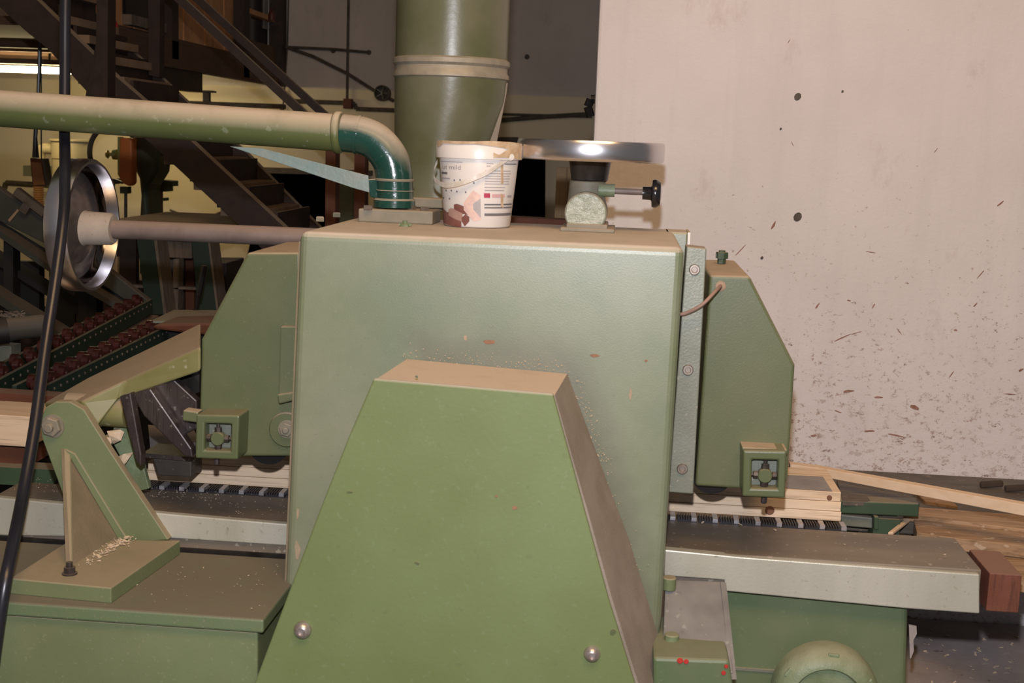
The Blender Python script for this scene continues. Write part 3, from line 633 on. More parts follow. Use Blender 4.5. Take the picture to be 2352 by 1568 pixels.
shavings('base_shavings', 'loose shavings sprinkled over the left base plate', [PZ(x, y, bz+.001) for x, y in inpoly(60, [(300, 1290), (640, 1290), (640, 1410), (200, 1390)])], .0007, .0018)
shavings('table_shavings', 'shavings sprinkled on the steel table under the left hood', [PZ(x, y, tz+.001) for x, y in inpoly(150, [(330, 1100), (520, 1105), (560, 1160), (300, 1135)])+inpoly(60, [(420, 1110), (660, 1120), (660, 1190), (400, 1165)])], .0007, .0019)
shavings('table_shavings', 'few shavings near the left end of the steel table', [PZ(x, y, tz+.001) for x, y in inpoly(40, [(60, 1095), (160, 1100), (130, 1130), (20, 1125)])], .0007, .002)
shavings('table_shavings', 'few shavings lying on the right half of the steel table', [PZ(x, y, tz+.001) for x, y in ((1614, 1200), (1780, 1217), (2060, 1242), (1940, 1250), (2170, 1273), (1700, 1205))], .002, .006)
shavings('plinth_shavings', 'pale and dark debris strewn on the low plinth at lower right', [PZ(x, y, .272) for x, y in inpoly(34, [(2110, 1440), (2352, 1440), (2352, 1568), (2110, 1568)])], .002, .008)

# ================================================================== EXTRACTION PIPE
PY = 2.68
ep = thing('extraction_pipe', 'long green suction pipe with dust on top and a dark green elbow above the housing', 'pipe', (P(905, 500, PY).x, PY, HZ))
pc = [P(-150, 238, PY), P(0, 249, PY), P(375, 276, PY), P(775, 305, PY)]
rp = .0395
autosmooth(MK('straight_pipe', g_sweep(pc, rp, 40), m_pipe, ep), 60)
MK('pipe_collar', g_sweep([P(768, 304, PY), P(772, 304, PY), P(782, 305, PY), P(786, 305, PY)], [rp+.001, rp+.005, rp+.005, rp+.001], 40), m_pipe, ep, smooth=True)
ctr = [P(786, 305, PY), P(805, 307, PY), P(822, 309, PY)]
el = ctr+[P(835, 312, PY), P(858, 322, PY), P(880, 342, PY), P(897, 368, PY), P(904, 395, PY), P(906, 420, PY), P(907, 470, PY)]
els = spline(el, 4)
elb = lab(MK('elbow', g_sweep(els, rp, 40), m_elbow, ep, smooth=True), 'glossy dark green elbow bending down to the lid')
for a_, b_ in (((820, 309), (826, 310)),):
    MK('seam_ring', g_sweep([P(*a_, PY), P(*b_, PY)], rp+.0016, 40), m_elbow, elb, smooth=False)
def vring(y0, y1, dr, mat, px=906, par=None):
    z0, z1 = P(px, y1, PY).z, P(px, y0, PY).z; c = P(px, y0, PY)
    return autosmooth(MK('clamp_ring', g_lathe((c.x, PY, z0), (0, 0, 1), [(rp+dr-.001, 0), (rp+dr, .001), (rp+dr, z1-z0-.001), (rp+dr-.001, z1-z0)], 40), mat, par or ep))
vring(410, 416, .003, m_neck); vring(436, 440, .0015, m_elbow); vring(458, 476, .005, m_elbow); vring(455, 460, .004, m_neck)
MK('clamp_ear', g_prism([(842, 412), (868, 410), (868, 456), (850, 452)], PY-.02, PY-.005), m_elbow, ep, bevel=.002)
fx0, fx1 = P(824, 490, 2.63).x, P(995, 490, 2.63).x
MK('flange_plate', g_box(fx0, fx1, 2.625, 2.74, HZ, P(900, 482, 2.625).z), m_neck, ep, bevel=.003)
for x, y in ((845, 476), (946, 477), (975, 480)):
    c = PZ(x, y+4, P(900, 482, 2.625).z); MK('flange_bolt', g_lathe(c, (0, 0, 1), [(.010, -.001), (.010, .008)], 6), m_boltm, ep)
sa, sb = P(545, 342, PY-.035), P(846, 422, PY-.035)
q = [P(527, 336, 2.66), P(600, 340, 2.66), P(846, 403, 2.655), P(848, 442, 2.655), P(812, 432, 2.655)]
lab(MK('brace_strip', g_hex(q, [p+Vector((0, .004, 0)) for p in q]), m_blue, ep, bevel=.001), 'pale blue-green flat brace under the pipe')
spot = [P(x, y, 2.6395) for x, y in ((628, 322), (650, 316), (690, 322), (702, 332), (680, 342), (640, 340), (622, 334))]
# ================================================================== BIG VERTICAL DUCT
DY = 3.08
dc = P(1037, 160, DY)
dt = thing('extraction_duct', 'thick vertical olive green extraction duct rising behind the machine', 'duct', (dc.x, DY, 1.37))
def dz(y, x=1037): return P(x, y, DY).z
RD = .1365
autosmooth(MK('upper_duct', g_lathe((dc.x, DY, 0), (0, 0, 1), [(RD-.001, dz(146)), (RD-.001, 3.4)], 64), m_duct, dt))
autosmooth(lab(MK('duct_collar', g_lathe((dc.x, DY, 0), (0, 0, 1), [(RD-.001, dz(183)), (RD+.003, dz(180)), (RD+.003, dz(172)), (RD-.001, dz(166)), (RD-.001, dz(156)), (RD+.004, dz(150)), (RD+.004, dz(140)), (RD-.001, dz(136))], 64, False, False), M('dusty_collar', (.26, .235, .18), (.33, .29, .22), 30, .55, metal=.2), dt), 'grey dusty double collar'))
prof = []; 
V = []; Fc = []; n = 48
lv = [(183, 1037, 1.0, 1.0), (230, 1034, .985, .97), (320, 1018, .87, .9), (400, 1010, .80, .85), (478, 1006, .77, .85)]
for (y, x, sx, sy) in lv:
    c = P(x, y, DY)
    for k in range(n):
        q_ = 2*math.pi*k/n; V.append((c.x+RD*sx*math.cos(q_), DY+RD*sy*math.sin(q_), P(1037, y, DY).z))
for i in range(len(lv)-1):
    for k in range(n): Fc.append((i*n+k, i*n+(k+1) % n, (i+1)*n+(k+1) % n, (i+1)*n+k))
autosmooth(mk('lower_duct', V, Fc, m_duct, dt), 60)
q = [P(1135, 200, DY-.02), P(1166, 190, DY-.02), P(1163, 215, DY-.02), P(1140, 330, DY-.02), P(1120, 335, DY-.02)]
lab(MK('side_fin', g_hex(q, [p+Vector((0, .012, 0)) for p in q]), m_guardside, dt), 'grey tapering fin on the right of the duct')
MK('duct_flange', g_box(P(905, 470, 2.92).x, P(1100, 470, 2.92).x, 2.93, 3.2, P(990, 478, 2.93).z, P(990, 455, 2.93).z), m_neck, dt, bevel=.003)
for x in (966, 984, 1000):
    c = PZ(x, 452, P(990, 455, 2.93).z); MK('flange_bolt', g_lathe(c, (0, 0, 1), [(.008, 0), (.008, .010)], 6), m_boltm, dt)

# ================================================================== BUCKET
BY = 2.645; bxc = P(1098, 440, BY).x; bz0 = HZ; 
zt_ = P(1098, 330, BY-.08).z; zr = P(1098, 366, BY-.08).z
rb_, rt_ = .0695, .0825
bk_ = thing('plastic_bucket', 'small white plastic bucket with printed label and tan drips standing on the housing', 'bucket', (bxc, BY, bz0))
H = zt_-bz0; 
def brad(z): return rb_+(rt_-rb_)*(z-bz0)/(zr-bz0)
body = autosmooth(MK('body', g_lathe((bxc, BY, 0), (0, 0, 1), [(rb_-.003, bz0+.001), (rb_, bz0+.004), (rt_, zr), (rt_, zr+.004)], 64, True, False), m_white, bk_), 50)
rim = autosmooth(lab(MK('lid_rim', g_lathe((bxc, BY, 0), (0, 0, 1), [(rt_, zr), (.0895, zr+.001), (.0905, zt_-.006), (.088, zt_-.001), (.085, zt_), (.081, zt_-.003), (.079, zt_-.012), (.02, zt_-.016)], 64, False, True), m_white, bk_), 'thick white rim'), 40)
def patch(name, top, bot, mat, off=.0006, par=None, n=10, rf=None):
    """strip on the bucket: top / bot are polylines [(px,py)...] with equal x range"""
    def ev(pl, x):
        for (x0, y0), (x1, y1) in zip(pl, pl[1:]):
            if x0 <= x <= x1: return y0+(y1-y0)*(x-x0)/max(1e-6, x1-x0)
        return pl[-1][1]
    xa, xb = top[0][0], top[-1][0]; V = []; Fc = []
    for i in range(n+1):
        x = xa+(xb-xa)*i/n; V_ = []
        yt, yb = ev(top, x), ev(bot, x)
        for j in range(5):
            y = yt+(yb-yt)*j/4; z = P(x, y, BY-.07).z
            r = (rf or brad)(z)+off; dx = max(-.985*r, min(.985*r, P(x, y, BY-.05).x-bxc))
            V.append((bxc+dx, BY-math.sqrt(max(0, r*r-dx*dx)), z))
    for i in range(n):
        for j in range(4): Fc.append((i*5+j, (i+1)*5+j, (i+1)*5+j+1, i*5+j+1))
    return mk(name, V, Fc, mat, par or body)
R_ = lambda x0, x1, y0, y1, s=.03: ([(x0, y0), (x1, y0+(x1-x0)*s)], [(x0, y1), (x1, y1+(x1-x0)*s)])
patch('label_line', *R_(1010, 1066, 370, 371.5), m_ink2); patch('label_line', *R_(1012, 1028, 395, 400), m_ink)
patch('label_line', *R_(1012, 1035, 408, 411), m_ink2)
for k, (xa, xb, y) in enumerate(((1121, 1136, 374), (1121, 1130, 380), (1118, 1172, 391), (1118, 1172, 397), (1117, 1170, 403), (1117, 1170, 409), (1117, 1168, 415), (1116, 1168, 421), (1116, 1160, 429), (1116, 1158, 436))):
    patch('text_line', *R_(xa, xb, y, y+2), m_ink2)
patch('text_line', *R_(1160, 1183, 376, 378), m_ink)
patch('logo_badge', *R_(1114.5, 1128, 443.5, 454), m_red, off=.001, n=4); patch('logo_strip', *R_(1132, 1159, 446, 454), m_pink); patch('logo_note', *R_(1164, 1172, 450, 455), m_ink2)
for y0, y1 in ((468, 471.5), (475.5, 478.5), (490, 496)): patch('code_bar', *R_(1115, 1172, y0, y1), m_ink)
patch('chocolate_print', [(1011, 480), (1028, 490), (1040, 480), (1062, 490), (1062, 491)], [(1011, 515), (1028, 518), (1040, 520), (1062, 522), (1062, 522)], m_choc)
patch('chocolate_print', [(1044, 470), (1052, 468), (1080, 478)], [(1044, 484), (1060, 490), (1080, 494)], m_choc)
patch('chocolate_print', [(1030, 482), (1038, 478), (1065, 490)], [(1030, 496), (1045, 503), (1065, 510)], m_choc2, off=.001)
patch('cream_print', [(1068, 466), (1090, 436), (1107, 448)], [(1068, 482), (1090, 508), (1107, 505)], m_cream, off=.0009)
patch('chocolate_print', [(1090, 468), (1107, 455)], [(1090, 480), (1107, 500)], m_ink2, off=.0012)
patch('curl_print', [(1063, 500), (1072, 492), (1081, 498)], [(1063, 508), (1070, 520), (1081, 508)], m_choc, off=.0013)
for x, y in ((1024, 438), (1038, 438), (1052, 440), (1046, 414), (1060, 413), (1073, 441), (1016, 456), (1033, 457), (1092, 420)):
    patch('speckle_print', *R_(x-1.6, x+1.6, y-2, y+2), m_ink, n=2)
# smears on the rim
rr_ = lambda z: .0899+.0008*(z-zr)/(zt_-zr)
patch('glue_smear', [(1001, 323), (1020, 322), (1045, 324), (1090, 325), (1130, 324), (1175, 326), (1197, 330)], [(1001, 338), (1012, 336), (1020, 328), (1060, 331), (1100, 330), (1140, 337), (1160, 340), (1197, 352)], m_smear, off=.0012, par=rim, n=30, rf=rr_)
patch('glue_smear', [(1137, 350), (1150, 356), (1165, 345), (1180, 335), (1197, 338)], [(1137, 362), (1150, 362), (1165, 362), (1180, 365), (1197, 368)], m_smear, off=.0014, par=rim, n=16, rf=rr_)
patch('drip', [(1152, 372), (1157, 372)], [(1152, 425), (1157, 420)], m_smear, off=.0012, n=2); patch('drip', [(1151, 445), (1156, 448)], [(1151, 475), (1156, 480)], m_smear, off=.0012, n=2)
# lettering
def bucket_text(txt, px0, py0, hpx, mat, squeeze=1.0):
    cu = D.curves.new('t', 'FONT'); cu.body = txt; cu.size = 1; ob = D.objects.new('t', cu); COL.objects.link(ob)
    bpy.context.view_layer.update(); dg = bpy.context.evaluated_depsgraph_get(); me = ob.evaluated_get(dg).to_mesh()
    V = []
    for v in me.vertices:
        x = px0+v.co.x*hpx*squeeze; y = py0-v.co.y*hpx+(x-px0)*.03
        z = P(x, y, BY-.07).z; r = brad(z)+.0009; dx = max(-.985*r, min(.985*r, P(x, y, BY-.05).x-bxc)); V.append((bxc+dx, BY-math.sqrt(r*r-dx*dx), z))
    Fc = [tuple(p.vertices) for p in me.polygons]
    ob.to_mesh_clear(); D.objects.remove(ob)
    return lab(mk('label_text', V, Fc, mat, body), 'grey lettering on the bucket')
bucket_text('ut mild', 1014, 388, 15, M('soft_grey_letters', (.30, .26, .26), None, 10, .5), 1.15)
# handle: a flat band swinging from right lug across the front to the left
hp = []
for (x, y, off) in ((1168, 363, .004), (1155, 372, .005), (1125, 394, .008), (1090, 410, .012), (1055, 422, .014), (1020, 426, .012), (1004, 415, .006), (997, 395, -.010), (1000, 372, -.03)):
    z = P(x, y, BY-.08).z; r = brad(z)+off
    if x > 1010:
        dx = P(x, y, BY-.07).x-bxc; dx = max(-r, min(r, dx)); hp.append(Vector((bxc+dx, BY-math.sqrt(max(0, r*r-dx*dx)), z)))
    else: hp.append(Vector((P(x, y, BY+off).x, BY-.02+(-off)*.6, z)))
hs = spline(hp, 5)
A_ = []; 
V = []; Fc = []
for p in hs:
    V += [p+Vector((0, 0, .005)), p+Vector((0, 0, -.005)), p+Vector((0, .002, -.005)), p+Vector((0, .002, .005))]
for i in range(len(hs)-1):
    for k in range(4): Fc.append((i*4+k, i*4+(k+1) % 4, (i+1)*4+(k+1) % 4, (i+1)*4+k))
Fc += [(3, 2, 1, 0), tuple(len(V)-4+k for k in range(4))]
lab(mk('handle', V, Fc, m_handle, bk_, bevel=.0012), 'off-white plastic bail handle hanging down')
c = hp[0]; MK('handle_lug', g_lathe(c+Vector((0, .004, .002)), (.7, -.7, 0), [(.008, 0), (.008, .006), (.006, .008)], 16), m_white, bk_)

# ================================================================== BLACK CABLE
cb = spline([P(152, -120, 2.80), P(150, 0, 2.78), P(149, 150, 2.765), P(148, 290, 2.738), P(149, 345, 2.70), P(149, 410, 2.65), P(146, 500, 2.59), P(128, 640, 2.52), P(104, 800, 2.44), P(80, 980, 2.34), P(52, 1140, 2.24), P(28, 1260, 2.13), P(8, 1360, 2.07), P(-20, 1560, 2.05), P(-40, 1750, 2.04)], 8)
tag(autosmooth(MK('black_cable', g_sweep(cb, .0118, 16), m_rubber), 60), 'thick black rubber cable hanging down at the left behind the suction pipe', 'cable')

# ================================================================== BOARDS on the table
bzs = [tz+.006, tz+.006+.0385/1.0]
yB = 2.705
ztop = P(1930, 1131, yB).z; zbot = P(1932, 1199, yB).z
print('board z', zbot, ztop, 'table', tz)
th = (ztop-zbot)/3; xr = P(1934, 1160, yB).x
zbot = tz+.006 if zbot < tz+.006 else zbot
xl = P(330, 1060, yB).x
labs = ['bottom pine board of the stack feeding through the machine', 'middle pine board of the stack feeding through the machine', 'top pine board of the stack, grey stained, under the right hood']
for k in range(3):
    o = MK('pine_board', g_box(xl+.01*k, xr-.002*k, yB, yB+.20, zbot+th*k+.0005, zbot+th*(k+1)-.0005), m_pine, bevel=.0012)
    tag(o, labs[k], 'board', 'pine boards stacked on the machine table'); 
    if k == 2:
        MK('grey_stain', g_hex([PZ(x, y, zbot+3*th+.0004) for x, y in ((1800, 1120), (1912, 1128), (1890, 1094), (1800, 1090))], [PZ(x, y, zbot+3*th-.001) for x, y in ((1800, 1120), (1912, 1128), (1890, 1094), (1800, 1090))]), m_bluestain, o)
        MK('knot', g_lathe(P(1905, 1143, yB), (0, -1, 0), [(.006, -.001), (.006, .0006)], 12), m_knot, o)
        MK('grey_stain', g_hex([PZ(x, y, zbot+3*th+.0004) for x, y in ((345, 1028), (470, 1040), (445, 985), (340, 975))], [PZ(x, y, zbot+3*th-.001) for x, y in ((345, 1028), (470, 1040), (445, 985), (340, 975))]), m_bluestain, o)
    if k == 0: MK('knot', g_lathe(P(1768, 1172, yB), (0, -1, 0), [(.011, -.001), (.010, .0006)], 12), m_knot, o)
# planks at far left
for k, (y0, y1, l) in enumerate(((955, 1022, 'pale thick plank lying at the far left edge behind the black cable'),)):
    o = MK('pine_plank', g_prism([(-120, 945), (72, 957), (68, 1027), (-120, 1015)], 2.80, 2.95), m_pine, bevel=.002); tag(o, l, 'board')
MK_ = MK('red_beam', g_prism([(-120, 895), (150, 912), (150, 942), (-120, 930)], 3.02, 3.08), m_rust); tag(MK_, 'red-brown steel beam crossing above the plank at far left', 'beam')
o = MK('red_beam', g_prism([(-120, 1018), (70, 1030), (70, 1068), (-120, 1056)], 2.84, 2.92), m_rust); tag(o, 'lower dark red beam carrying the plank at far left', 'beam')
o = MK('green_beam', g_prism([(-120, 1066), (140, 1080), (120, 1118), (-120, 1106)], 2.80, 2.86), m_benchgreen); tag(o, 'dark green beam under the plank at far left', 'beam')

# ================================================================== OUTFEED BENCH on the right
bn = thing('outfeed_bench', 'dark low bench against the pale wall with green edge beam', 'bench', (1.1, 3.3, 0))
zn = P(2000, 1083, 3.48).z
MK('bench_top', g_box(.40, 3.0, 3.0, 3.49, zn-.03, zn), m_bench, bn, bevel=.003)
for i in range(3):
    MK('bench_leg', g_box(.6+i*.9, .66+i*.9, 3.30, 3.36, .27, zn-.03), m_benchgreen, bn)
zf = P(2000, 1152, 2.93).z
MK('side_board', g_hex([PZ(x, y, zf) for x, y in ((1935, 1150), (2113, 1154), (2090, 1132), (1922, 1100))], [PZ(x, y, zf)+Vector((0, 0, -.012)) for x, y in ((1935, 1150), (2113, 1154), (2090, 1132), (1922, 1100))]), m_bench, bn, bevel=.002)
MK('edge_beam', g_prism([(1915, 1149), (2112, 1156), (2110, 1187), (1915, 1178)], 2.93, 2.98), m_benchgreen, bn, bevel=.003)
MK('edge_shelf', g_prism([(1915, 1180), (2030, 1192), (2030, 1216), (1915, 1206)], 2.95, 2.99), m_rail, bn, bevel=.003)
MK('edge_bracket', g_prism([(2008, 1186), (2018, 1187), (2018, 1216), (2008, 1216)], 2.92, 2.96), m_benchgreen, bn, bevel=.002)
MK('bench_leg', g_box(.62, .68, 2.93, 2.99, .0, zf-.04), m_benchgreen, bn)
for px_ in (2130, 2330):
    q_ = PZ(px_, 1240, .628); MK('plank_support', g_box(q_.x-.03, q_.x+.03, q_.y-.03, 3.1, .600, .629), m_benchgreen, bn)
# planks lying there
def plank(name, quad, z, t, mat, label, cat='board', **k):
    tpz = [PZ(x, y, z) for x, y in quad]
    return tag(MK(name, g_hex([p-Vector((0, 0, t)) for p in tpz], tpz), mat, bevel=k.get('bevel', .002)), label, cat)
plank('weathered_plank', [(2075, 1182), (2240, 1201), (2480, 1230), (2480, 1192), (2352, 1182), (2082, 1162)], .70, .034, m_oldwood, 'weathered brown plank behind the right end of the table', 'plank')
plank('weathered_plank', [(2106, 1222), (2200, 1236), (2480, 1266), (2480, 1232), (2240, 1203), (2098, 1189)], .692, .03, m_oldwood, 'second weathered plank with a pale streak, next to the table end', 'plank')
plank('weathered_plank', [(2300, 1322), (2480, 1350), (2480, 1270), (2240, 1244)], .66, .03, m_oldwood, 'rough wood offcut by the red-brown block at the right edge', 'plank')
plank('wooden_crosspiece', [(2075, 1105), (2160, 1122), (2200, 1162), (2125, 1150), (2092, 1120)], .695, .02, m_oldwood, 'short brown crosspiece under the pale lath', 'plank')
plank('small_stick', [(2012, 1190), (2080, 1194), (2080, 1202), (2012, 1199)], .64, .01, m_orange, 'small orange-brown stick behind the table', 'stick')
plank('small_stick', [(2040, 1221), (2052, 1221), (2090, 1192), (2080, 1190)], .70, .008, m_pine2, 'short pale stick leaning behind the table', 'stick')
plank('pine_offcut', [(2010, 1217), (2080, 1222), (2078, 1208), (2010, 1204)], .63, .01, m_pine, 'pale flat offcut behind the table edge', 'offcut')
la = [P(1815, 1066, 3.05), P(1880, 1074, 3.03), P(2360, 1160, 2.80), P(2420, 1172, 2.78)]
la2 = [P(1815, 1084, 3.05), P(1880, 1093, 3.03), P(2360, 1186, 2.80), P(2420, 1196, 2.78)]
V = []; Fc = []
for t_, b_ in zip(la, la2): V += [t_, t_+Vector((.0, .03, .0)), b_+Vector((0, .03, 0)), b_]
for i in range(3):
    for k in range(4): Fc.append((i*4+k, i*4+(k+1) % 4, (i+1)*4+(k+1) % 4, (i+1)*4+k))
Fc += [(0, 1, 2, 3), (15, 14, 13, 12)]
tag(mk('long_lath', V, Fc, m_pine2, bevel=.001), 'long thin pale lath lying obliquely across the bench to the right edge', 'lath')
for i, (x, y) in enumerate(((2275, 1112), (2332, 1121))):
    c = PZ(x, y, zn+.008); V_, F_ = g_bar(c-Vector((.03, .01, 0)), c+Vector((.03, -.006, .006)), .016, .016)
    tag(MK('dark_scrap', (V_, F_), m_darkchip, bevel=.004), ['dark wood scrap on the bench against the wall', 'dark wood scrap on the bench nearest the right edge'][i], 'wood scrap')
# shredded bit beside cabinet
tag(MK('paper_scrap', g_prism([(2088, 1435), (2105, 1438), (2106, 1455), (2098, 1470), (2099, 1495), (2092, 1512), (2090, 1510)], 2.62, 2.625), M('torn_paper', (.5, .40, .34), None, 20, .9)), 'torn pale scrap stuck beside the right cabinet', 'scrap')

# ================================================================== STAIRCASE
YN, YF = 5.2, 5.74
st = thing('timber_staircase', 'steep dark brown timber staircase descending to the right behind the machine', 'staircase', (P(650, 600, YN).x, YN, 0))
nt_ = lambda x: 530+(x-660)*.922      # upper edge of near stringer (px)
def line(pA, pB, x): return pA[1]+(pB[1]-pA[1])*(x-pA[0])/(pB[0]-pA[0])
MK('stringer', g_prism([(-40, -115), (85, 0), (265, 175), (440, 325), (665, 533), (900, 752), (770, 752), (560, 527), (345, 328), (205, 216), (110, 112), (60, 72), (-40, -20)], YN-.06, YN), m_stair, st)
MK('stringer', g_prism([(100, -58), (190, 22), (335, 145), (430, 235), (565, 350), (715, 503), (960, 742), (830, 742), (640, 540), (520, 418), (420, 330), (300, 225), (180, 118), (80, 25)], YF, YF+.05), m_stair, st)
for k, (xa, ya) in enumerate(((115, -40), (155, 35), (205, 80), (250, 127), (285, 176), (348, 235), (415, 300), (483, 362), (551, 421), (613, 481), (680, 543), (745, 602), (812, 664))):
    p = P(xa, ya, YN)
    # depth of a tread reaches back under the flight
    tp_ = [Vector((p.x+.0, YN, p.z)), Vector((p.x+.0, YF, p.z)), Vector((p.x-.20, YF, p.z)), Vector((p.x-.20, YN, p.z))]
    tr = MK('tread', g_hex([v-Vector((0, 0, .035)) for v in tp_], tp_), m_tread, st, bevel=.003)
    rs_ = [Vector((p.x-.20, YN, p.z)), Vector((p.x-.20, YF, p.z)), Vector((p.x-.20, YF, p.z+.20)), Vector((p.x-.20, YN, p.z+.20))]
    MK('riser', g_hex(rs_, [v+Vector((-.015, 0, 0)) for v in rs_]), m_stair, st)
def pbar(pa, pb_, Y, w_, h_): return g_bar(P(*pa, Y), P(*pb_, Y), w_, h_)
MK('handrail', g_bar(P(385, -28, YN), P(770, 328, YN), .035, .034), m_stair, st)
MK('handrail', g_bar(P(430, -24, YF), P(835, 345, YF), .035, .034), m_stair, st)
MK('newel_post', g_prism([(748, 310), (771, 310), (768, 760), (745, 760)], YN-.03, YN+.05), m_rust, st)
MK('newel_post', g_prism([(814, 330), (839, 330), (836, 760), (812, 760)], YF-.03, YF+.05), m_rust, st)
MK('stair_post', g_prism([(222, -60), (248, -60), (247, 240), (206, 240), (221, 120)], YN-.14, YN-.06), m_stair, st)
MK('stair_post', g_prism([(340, -60), (368, -60), (366, 178), (341, 172)], YF-.06, YF), m_stair, st)
MK('stair_brace', g_bar(P(240, 90, YN-.10), P(206, 260, YN-.10), .03, .05), m_stair, st)
tag(MK('pale_post', g_prism([(1, 0), (1, 0), (1, 0)], 8, 8.1), m_stair), 'x', 'x') if False else None
# ================================================================== MEZZANINE
XM = -2.46
mz = thing('mezzanine', 'dark timber mezzanine floor with boarded room above it, upper left', 'mezzanine', (XM-.8, 7.5, 1.85))
zA = P(648, 200, YB).z; zB = 2.035
MK('edge_beam', g_box(XM-.06, XM, 5.86, YB-.01, zA, zB), m_mezz, mz, bevel=.004)
# floor joist end showing below
pj0 = PX(372, 160, XM-.02); pj1 = PX(465, 170, XM-.02)
MK('joist', g_box(XM-.10, XM-.02, pj0.y-.3, pj1.y, zA-.11, zA+.04), m_stair, mz)
MK('deck', g_box(-6.2, XM-.06, 5.86, YB-.01, zA+.17, zB-.02), m_mezz, mz)
for k in range(6):
    MK('deck_joist', g_box(-6.1, XM-.1, 6.9+k*.36, 6.98+k*.36, zA+.09, zA+.17), m_mezz, mz)
# boarded wall above, in planks
yy0 = PX(360, 60, XM-.05).y
n = 12; ya, yb = 5.88, PX(545, 60, XM-.05).y
for k in range(n):
    y0_ = ya+(yb-ya)*k/n; y1_ = ya+(yb-ya)*(k+1)/n-.006
    MK('wall_board', g_box(XM-.10, XM-.08+.004*(k % 2), y0_, y1_, zB, 4.6), m_panel, mz)
MK('post', g_box(XM-.07, XM+.0, yb-.02, yb+.10, zA+.02, 4.6), m_stair, mz)
MK('post', g_box(XM-.07, XM+.02, YB-.14, YB-.01, zA, 4.6), m_stair, mz)
ym = PX(403, 60, XM).y; MK('post', g_box(XM-.06, XM+.0, ym-.05, ym+.05, zB-.1, 4.6), m_stair, mz)
wy0, wy1 = PX(316, 40, XM).y, PX(366, 40, XM).y
MK('window_recess', g_box(XM-.078, XM-.06, PX(316, 40, XM).y, PX(395, 40, XM).y, P(385, 82, 7.6).z, 4.2), m_darkglass, mz)
MK('window_sill', g_box(XM-.08, XM-.03, PX(316, 40, XM).y, PX(395, 40, XM).y, P(385, 82, 7.6).z-.05, P(385, 82, 7.6).z), m_brick, mz)
# glazed bay near the back wall
w1 = MK('glass_bay', g_box(XM-.10, XM-.08, yb+.1, YB-.14, zB+.12, 4.5), m_darkglass, mz)
MK('window_rail', g_box(XM-.08, XM-.03, yb+.1, YB-.14, P(600, 45, 8.7).z, P(600, 34, 8.7).z), m_panel, mz)
MK('window_rail', g_box(XM-.10, XM-.02, yb+.1, YB-.14, zB+.0, zB+.12), m_mezz, mz)
ym2 = PX(592, 60, XM).y; MK('window_post', g_box(XM-.078, XM-.05, ym2-.01, ym2+.01, zB+.12, 4.5), m_conduit, mz)
pn = PX(625, 25, XM-.06)
ymr = PX(611, 25, XM-.06).y
lab(MK('pale_pane', g_box(XM-.079, XM-.074, ymr, YB-.15, P(625, 70, 8.9).z, 4.5), m_glass, mz), 'pale pane at the end of the window bay')
fe_ = P(624, 34, 8.75)
ex = thing('red_lantern', 'small dull red lantern hanging in the upper window bay', 'lantern', (fe_.x+.03, 8.75, fe_.z-.06))
c = Vector((XM+.03, 8.72, 0)); c = PX(624, 34, XM+.05)
autosmooth(MK('lantern_body', g_lathe((c.x, c.y, c.z-.035), (0, 0, 1), [(.022, 0), (.024, .03), (.018, .055), (.008, .07)], 16), M('dull_red', (.10, .025, .02), None, 10, .5), ex))
MK('lantern_hook', g_sweep(spline([c+Vector((0, 0, .035)), c+Vector((.0, .02, .075)), c+Vector((0, 0, .095)), c+Vector((0, -.03, .07))], 5), .003, 6), m_conduit, ex)
sg = thing('prohibition_sign', 'small cream sign with red ring and slash beside the stair post', 'sign', (XM+.01, PX(262, 70, XM+.01).y, 2.2))
p0 = PX(253, 45, XM+.004); p1 = PX(268, 82, XM+.004)
MK('sign_board', g_box(XM+.001, XM+.006, p0.y, p1.y, p1.z, p0.z), m_signwhite, sg)
cc = Vector((XM+.008, (p0.y+p1.y)/2, p0.z-(p0.z-p1.z)*.42)); r_ = (p0.z-p1.z)*.36
MK('red_ring', g_sweep([cc+Vector((0, r_*1.0*math.cos(q_), r_*math.sin(q_))) for q_ in [k*math.pi/12 for k in range(24)]], .009, 6, closed=True), m_redpaint, sg)
MK('red_slash', g_bar(cc+Vector((0, -r_*.7, -r_*.7)), cc+Vector((0, r_*.7, r_*.7)), .006, .016), m_redpaint, sg)

# ================================================================== LAMPS under the mezzanine
def lamp(name, x0, x1, y, z, label, lit, power=0):
    t = thing(name, label, 'lamp', ((x0+x1)/2, y, z), 'fluorescent lamps of the workshop')
    MK('fitting', g_box(x0, x1, y-.03, y+.03, z+.03, z+.06), m_conduit, t, bevel=.004)
    autosmooth(MK('tube', g_lathe((x0+.02, y, z), (1, 0, 0), [(.019, 0), (.019, x1-x0-.04)], 16), m_tube if lit else m_white, t))
    for xx in (x0+.01, x1-.03): MK('end_cap', g_box(xx, xx+.02, y-.02, y+.02, z-.015, z+.03), m_signwhite, t)
    for xx in (x0+(x1-x0)*.2, x0+(x1-x0)*.8):
        if xx < XM-.1: MK('hanger_rod', g_box(xx-.006, xx+.006, y-.006, y+.006, z+.06, zA+.17), m_conduit, t)
    return t
tl = P(0, 155, 7.4); trp = P(172, 168, 7.4)
lamp('fluorescent_lamp', P(-110, 152, 7.4).x, trp.x, 7.4, (P(70, 160, 7.4).z), 'lit fluorescent tube glowing at the far left under the mezzanine', True, 16)
lp = P(540, 243, 8.2)
lamp('fluorescent_lamp', P(330, 243, 8.0).x, P(655, 243, 8.0).x, 8.0, P(540, 250, 8.0).z-.02, 'unlit dark fluorescent fitting hanging behind the stair handrails', False, 0)
hb = P(475, 208, 8.0); ul = D.objects['fluorescent_lamp.001']
